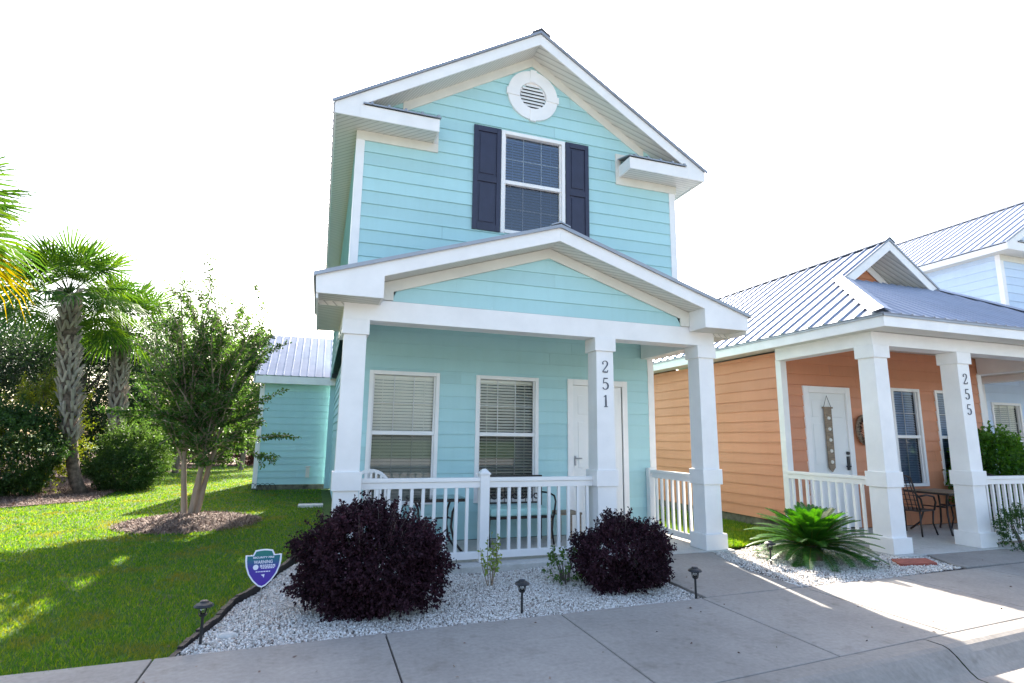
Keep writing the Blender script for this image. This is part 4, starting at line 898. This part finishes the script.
# ---- cabbage palms
def fan_palm(root, bx, by, h, lean=(0, 0), nf=26, fr=1.15, pet=1.0, trunk_r=.2, boots=True, seed=3, oldfrac=.12, span=125):
    rs = random.Random(seed); tr = MB(); n = 14; top = V((bx+lean[0], by+lean[1], h))
    pts = []; rad = []
    for k in range(n+1):
        t = k/n; pts.append(V((bx+lean[0]*t**.6, by+lean[1]*t, -.05+(h+.05)*t))); rad.append(trunk_r*((.72 if t < .2 else .72+.28*min(1, (t-.2)/.25)) if boots else 1)*(1-.15*t))
    tr.tube(pts, rad, 14); tr.build('trunk', 'pbark', root, smooth=True)
    if boots:
        bt = MB(); nb = int(h*30)
        for i in range(nb):
            t = .27+.73*i/nb; a = i*2.39996+rs.uniform(-.35, .35); jl = rs.uniform(.55, 1.25); jo = rs.uniform(.3, 1.6); k = t*n; kk = min(int(k), n-1); c = pts[kk].lerp(pts[kk+1], k-kk); r_ = rad[kk]*.82
            o_ = V((math.cos(a), math.sin(a), 0)); s = V((-math.sin(a), math.cos(a), 0))
            if rs.random() < .12: continue
            for sgn in (1, -1):     # split boot: two prongs of a V
                p0 = c+o_*r_; p1 = c+o_*(r_+.02+.07*jo)+s*sgn*.11*jl+V((0, 0, .27*jl*rs.uniform(.8, 1.15))); 
                bt.beam(p0-s*.035-V((0, 0, .02)), p1-s*.02, s*.06, o_*.045)
        bt.build('boot', 'boot', root)
    def frond_pts(old):
        pass
    V_ = []; VO = []; st = MB()
    for i in range(nf):
        t_ = i/nf; a = i*2.39996+rs.uniform(-.2, .2); el = R(80-span*t_)+rs.gauss(0, .08); L = pet*rs.uniform(.85, 1.15)*(.75+.35*t_)
        hd = V((math.cos(a), math.sin(a), 0)); side = V((-math.sin(a), math.cos(a), 0)); p = top.copy(); pl = [p.copy()]; ang = el
        for k in range(6): ang -= .05; p = p+(hd*math.cos(ang)+V((0, 0, 1))*math.sin(ang))*(L/6); pl.append(p.copy())
        st.tube(pl, [.02, .017, .014, .012, .01, .009, .008], 4, False)
        d = (pl[-1]-pl[-2]).normalized(); nm = side.cross(d)
        if nm.z < 0: nm = -nm
        ns = 30; out = VO if (t_ > 1-oldfrac) else V_; roll_ = rs.uniform(-.5, .5); side = (side*math.cos(roll_)+nm*math.sin(roll_)).normalized(); nm = side.cross(d)*(1 if side.cross(d).z > 0 else -1)
        for j in range(ns):
            th = R(-125+250*(j+.5)/ns); sd3 = d*math.cos(th)+side*math.sin(th)-nm*.10*abs(math.sin(th)); sd3.normalize()
            ll = fr*(1-.25*abs(th)/2.2)*rs.uniform(.88, 1.06); wv = sd3.cross(nm).normalized()
            base_off = d*(.22*(1-abs(th)/2.4))
            q0 = p; q1 = p+base_off*.5+sd3*ll*.5+nm*.05*rs.uniform(-.3, 1); q2 = p+base_off+sd3*ll*.78-V((0, 0, ll*.05)); q3 = p+base_off+sd3*ll*1.0-V((0, 0, ll*rs.uniform(.12, .34)))
            wm = .052*fr; fold = nm*.012*(1 if j % 2 else -1)
            out += [q0, q1-wv*wm*.5+fold, q2-wv*wm*.28, q3, q2+wv*wm*.28, q1+wv*wm*.5-fold]
    st.build('leaf_stalk', 'midleaf', root)
    F = [(0, 1, 5), (1, 2, 4, 5), (2, 3, 4)]
    arr_mesh('frond', np.array([tuple(v) for v in V_]), 6, 'palm', root, faces=F)
    if VO: arr_mesh('old_frond', np.array([tuple(v) for v in VO]), 6, 'palmold', root, faces=F)
pg = 'cabbage palms left of the lawn'
p1 = thing('cabbage_palm', 'tallest full cabbage palm with criss-cross boots left of the lawn', 'palm tree', (-5.75, 18.0, 0), group=pg)
fan_palm(p1, -5.75, 18.0, 5.3, (-.95, 0), 42, .95, 1.15, .2, seed=3, oldfrac=.0, span=108)
p2 = thing('cabbage_palm', 'shorter cabbage palm just right of and behind the tallest one', 'palm tree', (-5.9, 21.3, 0), group=pg)
fan_palm(p2, -5.9, 21.3, 5.2, (-.45, 0), 38, 1.05, 1.05, .2, seed=8, oldfrac=.0, span=108)
p3 = thing('cabbage_palm', 'nearest palm whose green and yellow fronds reach in at the left edge', 'palm tree', (-5.6, 9.2, 0), group=pg)
fan_palm(p3, -5.48, 9.2, 4.5, (.1, 0), 44, .85, .78, .2, seed=21, oldfrac=.2, span=122)

# ---- background trees and shrubs
def leaf_tree(name, label, c, h, cr, n, mat, seed, leaf=.10, trunk=.12, zlow=.25, group=None, squash=.8, nclump=26):
    rs = np.random.default_rng(seed); root = thing(name, label, 'tree', (c[0], c[1], 0), group=group)
    tr = MB(); cz = h*(zlow+(1-zlow)*.5); hz = h*(1-zlow)*.5
    tr.tube([(c[0], c[1], -.05), (c[0]+.1, c[1], h*.3), (c[0]-.05, c[1]+.1, h*.7)], [trunk, trunk*.75, trunk*.35], 9, False)
    cl = unit(rs.normal(size=(nclump, 3)))*rs.uniform(.35, 1, (nclump, 1))**.5*np.array([cr, cr*squash, hz])+np.array([c[0], c[1], cz])
    for q in cl:
        z0 = rs.uniform(.2, .6)*h; a = np.array([c[0], c[1], z0]); m_ = (a+q)/2+np.array([0, 0, -.1]); tr.tube([a, m_, q], [trunk*.35, trunk*.22, trunk*.08], 5, False)
    tr.build('trunk', 'dbark', root, smooth=True)
    k = rs.integers(0, nclump, n); d = unit(rs.normal(size=(n, 3))); rr = rs.uniform(0, 1, (n, 1))**.5; cs = rs.uniform(.28, .5, nclump)[k][:, None]*cr
    pos = cl[k]+d*rr*cs*np.array([1, 1, .75]); pos[:, 2] = np.maximum(pos[:, 2], .05)
    leaves('crown', pos, d+rs.normal(0, .7, (n, 3)), leaf, leaf*.55, mat, root); return root
bt = 'trees behind the lawn'
leaf_tree('oak_tree', 'dark dense oak at the far left edge behind the tall palm', (-10.6, 21.5), 5.6, 2.6, 26000, 'oakleaf', 1, .11, .16, .38, bt)
leaf_tree('oak_tree', 'dark oak between and behind the two cabbage palms', (-8.4, 25.0), 5.6, 2.3, 22000, 'oakleaf', 2, .12, .15, .25, bt)
leaf_tree('broadleaf_tree', 'mid green bushy tree right of the shorter palm behind the crape myrtle', (-5.6, 27.5), 6.6, 2.2, 24000, 'myrtle', 3, .12, .13, .12, bt)
leaf_tree('broadleaf_tree', 'mid green tree behind the crape myrtle beside the garage', (-3.3, 29.5), 6.4, 1.8, 17000, 'midleaf', 4, .12, .12, .12, bt)
leaf_tree('oak_tree', 'distant dark tree closing the gap left of the garage', (-7.6, 36.0), 6.4, 3.2, 22000, 'darkleaf', 5, .15, .16, .1, bt)
leaf_tree('oak_tree', 'distant dark tree low behind the far left edge of the mulch bed', (-15, 30.0), 6.6, 4.0, 26000, 'oakleaf', 6, .15, .2, .1, bt)
leaf_tree('broadleaf_tree', 'distant reddish green tree just behind the garage corner', (-3.4, 35.0), 6.0, 2.4, 14000, 'darkleaf', 9, .14, .12, .05, bt)
sg_ = 'shrubs in the mulch bed'
bush('evergreen_shrub', 'dark dense evergreen shrub at the left edge of the mulch bed', 'shrub', (-7.35, 17.6, 0), (1.15, .9, 2.1), 34000, 'darkleaf', .07, .035, 20, sg_, spike_len=.5)
bush('evergreen_shrub', 'dark evergreen shrub cut by the left picture edge', 'shrub', (-8.6, 17.3, 0), (1.0, .9, 1.9), 22000, 'darkleaf', .07, .035, 12, sg_, spike_len=.4)
bush('feathery_shrub', 'green feathery shrub at the foot of the shorter palm', 'shrub', (-5.15, 19.6, 0), (.85, .8, 1.5), 20000, 'midleaf', .08, .03, 40, sg_, spike_len=.75)
bush('dark_shrub', 'low dark shrub just right of the green feathery shrub', 'shrub', (-5.15, 19.0, 0), (.75, .7, 1.05), 14000, 'darkleaf', .06, .03, 6, sg_)
bush('golden_shrub', 'yellow-green sprays rising over the dark evergreen shrub left of the palm trunk', 'shrub', (-6.9, 18.3, .1), (.9, .6, 2.5), 7000, 'goldleaf', .09, .03, 30, sg_, spike_len=.8)
for i, (x, y, rx, h, mt, lb) in enumerate(((-7.3, 25.5, 1.3, 1.7, 'darkleaf', 'dark hedge shrub behind the green feathery shrub'), (-7.6, 31.5, 1.5, 2.6, 'midleaf', 'sunlit hedge shrub left of the crape myrtle trunks'),
        (-5.8, 34.5, 1.6, 2.4, 'darkleaf', 'low dark hedge shrub directly behind the crape myrtle trunks'), (-3.6, 34.2, 1.4, 2.8, 'redleaf', 'reddish hedge shrub left of the garage wall'))):
    bush('hedge_shrub', lb, 'shrub', (x, y, 0), (rx, 1.1, h), 13000, mt, .10, .05, 6, sg_, spike_len=.3)

# ------------------------------------------------------------------ small things
def solar_light(x, y, z, label, rz=0):
    r = thing('path_light', label, 'path light', (0, 0, 0), (x, y, z), 'black solar path lights', rz)
    m_ = MB(); m_.tube([(0, 0, -.06), (0, 0, .19)], .011, 8); m_.build('stake', 'black', r)
    m_ = MB(); n = 12
    m_.tube([(0, 0, .19), (0, 0, .205)], [.026, .03], n)
    for k in range(6): a = k*math.pi/3; m_.tube([(.03*math.cos(a), .03*math.sin(a), .2), (.042*math.cos(a), .042*math.sin(a), .262)], .003, 4)
    m_.build('cage', 'black', r)
    m_ = MB(); m_.tube([(0, 0, .206), (0, 0, .26)], [.020, .030], n); m_.build('lens', 'glass', r, smooth=True)
    m_ = MB(); m_.tube([(0, 0, .258), (0, 0, .264), (0, 0, .278), (0, 0, .29), (0, 0, .300)], [.068, .072, .060, .035, .028], 16); m_.build('cap', 'black', r)
    m_ = MB(); m_.box(-.017, .017, -.017, .017, .3005, .303); m_.build('solar_panel', 'navy', r); return r
solar_light(-.745, 5.12, -.01, 'black solar path light at the lawn end of the gravel bed')
solar_light(1.89, 5.18, -.04, 'black solar path light in gravel between the two purple shrubs')
solar_light(3.74, 5.10, -.02, 'black solar path light at the gravel corner beside the front walk')
solar_light(5.66, 6.12, -.02, 'bronze solar path light in gravel left of the sago palm')
# security sign
def sign():
    r = thing('yard_sign', 'small purple and teal shield-shaped security warning sign on a stake', 'sign', (0, 0, 0), (-.375, 5.55, -.06), rz=R(2))
    y = 0
    half = [(0, .318), (.03, .33), (.075, .372), (.115, .43), (.138, .495), (.145, .545), (.146, .590), (.088, .588), (.07, .628), (.03, .634), (0, .636)]
    out = [(-a, b) for a, b in half[::-1]][:-1]+half; out = [(a, b) for a, b in out]
    pts = half+[(-a, b) for a, b in half[-2:0:-1]]
    m_ = MB(); m_.prism([(a, y, b) for a, b in pts], (0, .006, 0)); m_.build('sign_border', 'signwhite', r)
    cz = .49; inn = [(a*.90, cz+(b-cz)*.92) for a, b in pts]
    mt, n, l, b = newmat('sign face gradient print'); tc = n.new('ShaderNodeTexCoord'); sx = n.new('ShaderNodeSeparateXYZ'); l.new(tc.outputs['Object'], sx.inputs[0])
    mr_ = n.new('ShaderNodeMapRange'); mr_.inputs[1].default_value = .36; mr_.inputs[2].default_value = .62; l.new(sx.outputs[2], mr_.inputs[0])
    l.new(ramp(n, l, mr_.outputs[0], [(0, (.06, .02, .32)), (.45, (.05, .03, .30)), (.75, (.01, .13, .18)), (1, (.01, .17, .13))]), b.inputs['Base Color']); b.inputs['Roughness'].default_value = .35
    m_ = MB(); m_.prism([(a, y-.002, b) for a, b in inn], (0, .0015, 0)); face = m_.build('sign_face', mt, r)
    def text(s, z, size, w_):
        cu = bpy.data.curves.new('t', 'FONT'); cu.body = s; cu.size = size; cu.align_x = 'CENTER'; cu.extrude = .0004; cu.offset = .0006
        to = bpy.data.objects.new('t', cu); C.objects.link(to); bpy.context.view_layer.update()
        me = bpy.data.meshes.new_from_object(to); bpy.data.objects.remove(to)
        co = np.zeros(len(me.vertices)*3); me.vertices.foreach_get('co', co); co = co.reshape(-1, 3); sc = w_/(co[:, 0].max()-co[:, 0].min())
        co2 = np.stack([co[:, 0]*sc, -.0032-co[:, 2], z+co[:, 1]], 1); me.vertices.foreach_set('co', co2.ravel()); me.update()
        me.materials.clear(); me.materials.append(M['signwhite']); o = bpy.data.objects.new('lettering', me); C.objects.link(o); o.parent = face
    text('SECURITY FIRE', .561, .020, .17); text('WARNING', .517, .038, .15)
    m_ = MB()
    for z, a, b in ((.502, -.025, .10), (.490, -.025, .10), (.478, -.015, .09), (.450, -.055, .06)):
        x = a
        while x < b: wd = random.uniform(.008, .02); m_.box(x, min(b, x+wd), y-.0032, y-.0022, z-.004, z+.004); x += wd+.004
    m_.prism([(-.058+.022*math.cos(k*.4), y-.0032, .488+.022*math.sin(k*.4)) for k in range(16)], (0, .001, 0))
    m_.prism([(-.013, y-.0032, .425), (.017, y-.0032, .428), (.012, y-.0032, .398), (.004, y-.0032, .412)], (0, .001, 0)); m_.build('print', 'signwhite', face)
    m_ = MB(); m_.tube([(0, .010, -.02), (0, .010, .60)], .004, 6); m_.build('stake', 'glassframe', r)
sign()
def rock(name, label, x, y, z, s, mat, cat='stone'):
    m_ = MB(); n, k_ = 12, 6
    for i in range(k_+1):
        ph = math.pi/2*i/k_
        for j in range(n):
            a = 2*math.pi*j/n; rr = s*math.cos(ph)*(1+.12*math.cos(a*7)) ; m_.v.append((x+rr*math.cos(a), y+rr*.8*math.sin(a), z+s*.45*math.sin(ph)))
    for i in range(k_):
        for j in range(n): a = i*n+j; b = i*n+(j+1) % n; m_.f.append((a, b, b+n, a+n))
    return tag(m_.build(name, mat, smooth=False), label, cat)
rock('white_stone', 'pale scalloped stone lying in the gravel near the yard sign', -.58, 5.30, -.04, .075, 'stone')
mb = MB(); mb.box(-.32, .22, 13.85, 14.25, -.06, .02); tag(mb.build('stepping_stone', 'stone', bevel=.01), 'flat pale stepping stone on the shaded lawn beside the aqua house', 'paver')
mb = MB(); mb.prism([(7.22, 5.56, -.03), (7.78, 5.48, -.03), (7.95, 5.74, -.03), (7.42, 5.84, -.03)], (0, 0, .05)); tag(mb.build('paver', 'brick', bevel=.006), 'red brick paver in the gravel before the first orange-house column', 'paver')
# wire basket by garage corner
bk = thing('wire_basket', 'small black wire edging hoops at the garage corner', 'garden edging', (-1.5, 18.2, -.03))
m_ = MB()
for k in range(5):
    m_.tube([(-1.75+.13*k+.12*math.cos(a)*-1+.06, 18.2, -.03+.22*math.sin(a)) for a in [math.pi*j/8 for j in range(9)]], .007, 5)
m_.build('hoop', 'black', bk)

# ------------------------------------------------------------------ porch furniture
def round_chair(x, y, rz):
    r = thing('porch_chair', 'white round-backed slatted chair at the left end of the aqua porch', 'chair', (0, 0, 0), (x, y, 0), rz=rz)
    b = MB(); n = 20; cz = .81; R1, R0 = .29, .24
    for k in range(n):
        a0, a1 = math.pi*(-.12)+math.pi*1.24*k/n, math.pi*(-.12)+math.pi*1.24*(k+1)/n
        f = lambda a, r_: V((r_*math.cos(a), .22+.06*math.sin(a), cz+r_*math.sin(a)))
        b.hexa([f(a0, R0), f(a1, R0), f(a1, R0)+V((0, .03, 0)), f(a0, R0)+V((0, .03, 0)), f(a0, R1), f(a1, R1), f(a1, R1)+V((0, .03, 0)), f(a0, R1)+V((0, .03, 0))])
    b.build('backrest', 'vinyl', r, bevel=.004)
    s = MB()
    for k in range(7):
        x_ = -.21+.07*k; zt = cz+math.sqrt(max(0, .25**2-x_**2)); s.box(x_-.016, x_+.016, .215, .232, .43, zt)
    s.build('slat', 'vinyl', r)
    s = MB(); s.box(-.26, .26, -.24, .24, .41, .445); s.build('seat', 'vinyl', r, bevel=.01)
    for i, j in ((-1, -1), (1, -1), (-1, 1), (1, 1)): l_ = MB(); l_.beam((i*.23-.02, j*.21-.02, 0), (i*.22-.02, j*.20-.02, .41), (.04, 0, 0), (0, .04, 0)); l_.build('leg', 'vinyl', r)
    for i in (-1, 1): l_ = MB(); l_.box(i*.27-.03, i*.27+.03, -.24, .22, .63, .655); l_.box(i*.27-.018, i*.27+.018, -.22, -.18, .41, .63); l_.build('armrest', 'vinyl', r, bevel=.005)
round_chair(.76, 8.2, 0)
def patio_table(x, y, w_, d, label, mat='bronze', top='glass', h=.74):
    r = thing('patio_table', label, 'table', (0, 0, 0), (x, y, 0))
    t = MB(); t.box(-w_/2, w_/2, -d/2, d/2, h-.012, h-.002); t.build('tabletop', top, r)
    f = MB()
    for a in (-w_/2, w_/2-.03): f.box(a, a+.03, -d/2, d/2, h-.045, h-.013)
    for a in (-d/2, d/2-.03): f.box(-w_/2+.031, w_/2-.031, a, a+.03, h-.045, h-.013)
    f.build('frame', mat, r)
    for i in (-1, 1):
        for j in (-1, 1):
            l_ = MB(); l_.tube([(i*w_*.36, j*d*.36, h-.045), (i*w_*.28, j*d*.28, .55), (i*w_*.26, j*d*.26, .35), (i*w_*.32, j*d*.32, .15), (i*w_*.46, j*d*.46, .015)], .017, 7); l_.build('leg', mat, r, smooth=True)
    s = MB(); s.tube([(-w_*.27, 0, .45), (w_*.27, 0, .45)], .012, 6); 
    for i in (-1, 1): s.tube([(i*w_*.27, -d*.27, .45), (i*w_*.27, d*.27, .45)], .012, 6)
    s.build('stretcher', mat, r)
patio_table(1.62, 8.0, .75, .6, 'dark metal table with curved legs behind the porch railing by the white chair')
def bench(x, y):
    r = thing('porch_bench', 'dark scrollwork bench with pale teal cushion under the right porch window', 'bench', (0, 0, 0), (x, y, 0))
    w_ = 1.02
    b = MB(); b.box(-w_/2, w_/2, .235, .265, .93, .985); b.box(-w_/2, w_/2, .235, .262, .55, .575)
    for a in (-w_/2, w_/2-.03): b.box(a, a+.03, .235, .265, 0.0, .93)
    b.build('backrest', 'bronze', r, bevel=.003)
    s = MB()
    for k in range(8):
        cx = -w_/2+.1+k*.118
        for cz, rr in ((.84, .055), (.67, .055)):
            s.tube([(cx+rr*(1-t/22)*math.cos(t*.45), .25, cz+(1 if cz > .7 else -1)*rr*(1-t/22)*math.sin(t*.45)) for t in range(16)], .011, 5)
        s.tube([(cx+.055, .25, .575), (cx+.055, .25, .93)], .006, 5)
    s.build('scrollwork', 'bronze', r)
    c = MB(); c.box(-w_/2+.02, w_/2-.02, -.25, .22, .42, .53); c.build('cushion', 'teal', r, bevel=.03)
    f = MB(); f.box(-w_/2, w_/2, -.26, .23, .385, .415); f.build('seat_frame', 'bronze', r)
    for i in (-1, 1):
        a = MB(); a.tube([(i*w_*.5, .24, .72), (i*w_*.52, 0, .73), (i*w_*.52, -.22, .70), (i*w_*.52, -.27, .62), (i*w_*.5, -.24, .40)], .014, 7); a.build('armrest', 'bronze', r, smooth=True)
        l_ = MB(); l_.tube([(i*w_*.49, -.24, .39), (i*w_*.49, -.20, .2), (i*w_*.49, -.27, .0)], .014, 7); l_.build('leg', 'bronze', r, smooth=True)
bench(2.95, 8.35)
st_ = thing('side_table', 'small brown wooden side table beside the teal-cushioned bench', 'table', (0, 0, 0), (3.78, 8.4, 0))
t = MB(); t.box(-.2, .2, -.2, .2, .40, .43); t.build('tabletop', 'wood', st_)
for i in (-1, 1):
    for j in (-1, 1): t = MB(); t.box(i*.17-.02, i*.17+.02, j*.17-.02, j*.17+.02, 0, .399); t.build('leg', 'wood', st_)
def patio_chair(x, y, rz, label):
    r = thing('patio_chair', label, 'chair', (0, 0, 0), (x, y, 0), rz=rz, group='dark patio chairs on the orange porch')
    b = MB()
    for i in (-1, 1): b.tube([(i*.24, -.22, .42), (i*.24, -.30, .7), (i*.22, -.38, .98)], .014, 7)
    b.tube([(-.22, -.38, .98), (-.1, -.395, 1.02), (.1, -.395, 1.02), (.22, -.38, .98)], .014, 7)
    for k in range(7): b.tube([(-.2+.066*k, -.22, .43), (-.2+.066*k, -.30, .7), (-.18+.06*k, -.385, 1.0)], .008, 5)
    for k in range(6): z = .52+.08*k; yy = -.235-.27*(z-.45)/1.0*1.0; b.tube([(-.24, yy, z), (.24, yy, z)], .006, 5)
    b.build('backrest', 'bronze', r, smooth=True)
    s = MB(); s.box(-.25, .25, -.24, .25, .405, .43); s.build('seat', 'bronze', r, bevel=.008)
    for i in (-1, 1):
        a = MB(); a.tube([(i*.25, -.29, .66), (i*.28, -.05, .685), (i*.28, .18, .65), (i*.27, .25, .55), (i*.25, .22, .42)], .016, 7); a.build('armrest', 'bronze', r, smooth=True)
        for j in (-.22, .22): l_ = MB(); l_.tube([(i*.23, j, .41), (i*.22, j*.9, .2), (i*.25, j*1.15, 0)], .014, 7); l_.build('leg', 'bronze', r, smooth=True)
patio_chair(9.95, 7.35, R(-80), 'dark bronze armchair nearest the first column on the orange porch')
patio_chair(11.5, 7.35, R(95), 'dark bronze armchair on the far side of the orange porch table')
patio_table(10.75, 7.35, .85, .8, 'dark square table between the orange porch chairs', 'bronze', 'wood', .72)
# wreath on the orange wall, hanging ornament on its door
wr = thing('wreath', 'round brown wreath with pale shells on the orange wall beside the door', 'wreath', (0, 0, 0), (9.86, 8.03, 1.80))
m_ = MB(); pts = [(.17*math.cos(a*.3142), 0, .25*math.sin(a*.3142)) for a in range(21)]; m_.tube(pts, .042, 8, False); m_.build('ring', 'wood', wr, smooth=True)
pp = []; dd_ = []
for k in range(500): a = rng.uniform(0, 6.28); pp.append((.17*math.cos(a), -.03, .25*math.sin(a))); dd_.append(rng.normal(size=3)+np.array([0, -.6, 0]))
leaves('twig', np.array(pp), np.array(dd_), .07, .014, 'redleaf', wr)
for (a, s) in ((.9, .045), (1.6, .04), (4.9, .045), (5.6, .035)):
    m_ = MB(); c = V((.17*math.cos(a), -.055, .25*math.sin(a))); star = [(c.x+(s if k % 2 == 0 else s*.4)*math.cos(k*.628), -.055, c.z+(s if k % 2 == 0 else s*.4)*math.sin(k*.628)) for k in range(10)]
    m_.prism(star, (0, .012, 0)); m_.build('starfish', 'cream', wr)
dn = thing('door_ornament', 'long narrow hanging wooden plank ornament on the white door of the orange house', 'door sign', (0, 0, 0), (8.99, 8.05, 0))
m_ = MB(); m_.prism([(-.085, -.01, 2.18), (-.075, -.01, 1.10), (0, -.01, 1.02), (.075, -.01, 1.10), (.085, -.01, 2.18)], (0, .02, 0)); m_.box(-.12, .12, -.014, .012, 2.181, 2.21); m_.build('plank', 'wood', dn)
m_ = MB(); m_.tube([(-.09, 0, 2.2), (0, 0, 2.42), (.09, 0, 2.2)], .005, 5, False); m_.build('cord', 'black', dn)
for k in range(5):
    m_ = MB(); z = 2.0-.2*k; m_.tube([(0, -.028, z), (0, -.011, z)], [.03, .035], 8); m_.build('shell', 'cream', dn)
print('objects', len(bpy.data.objects))
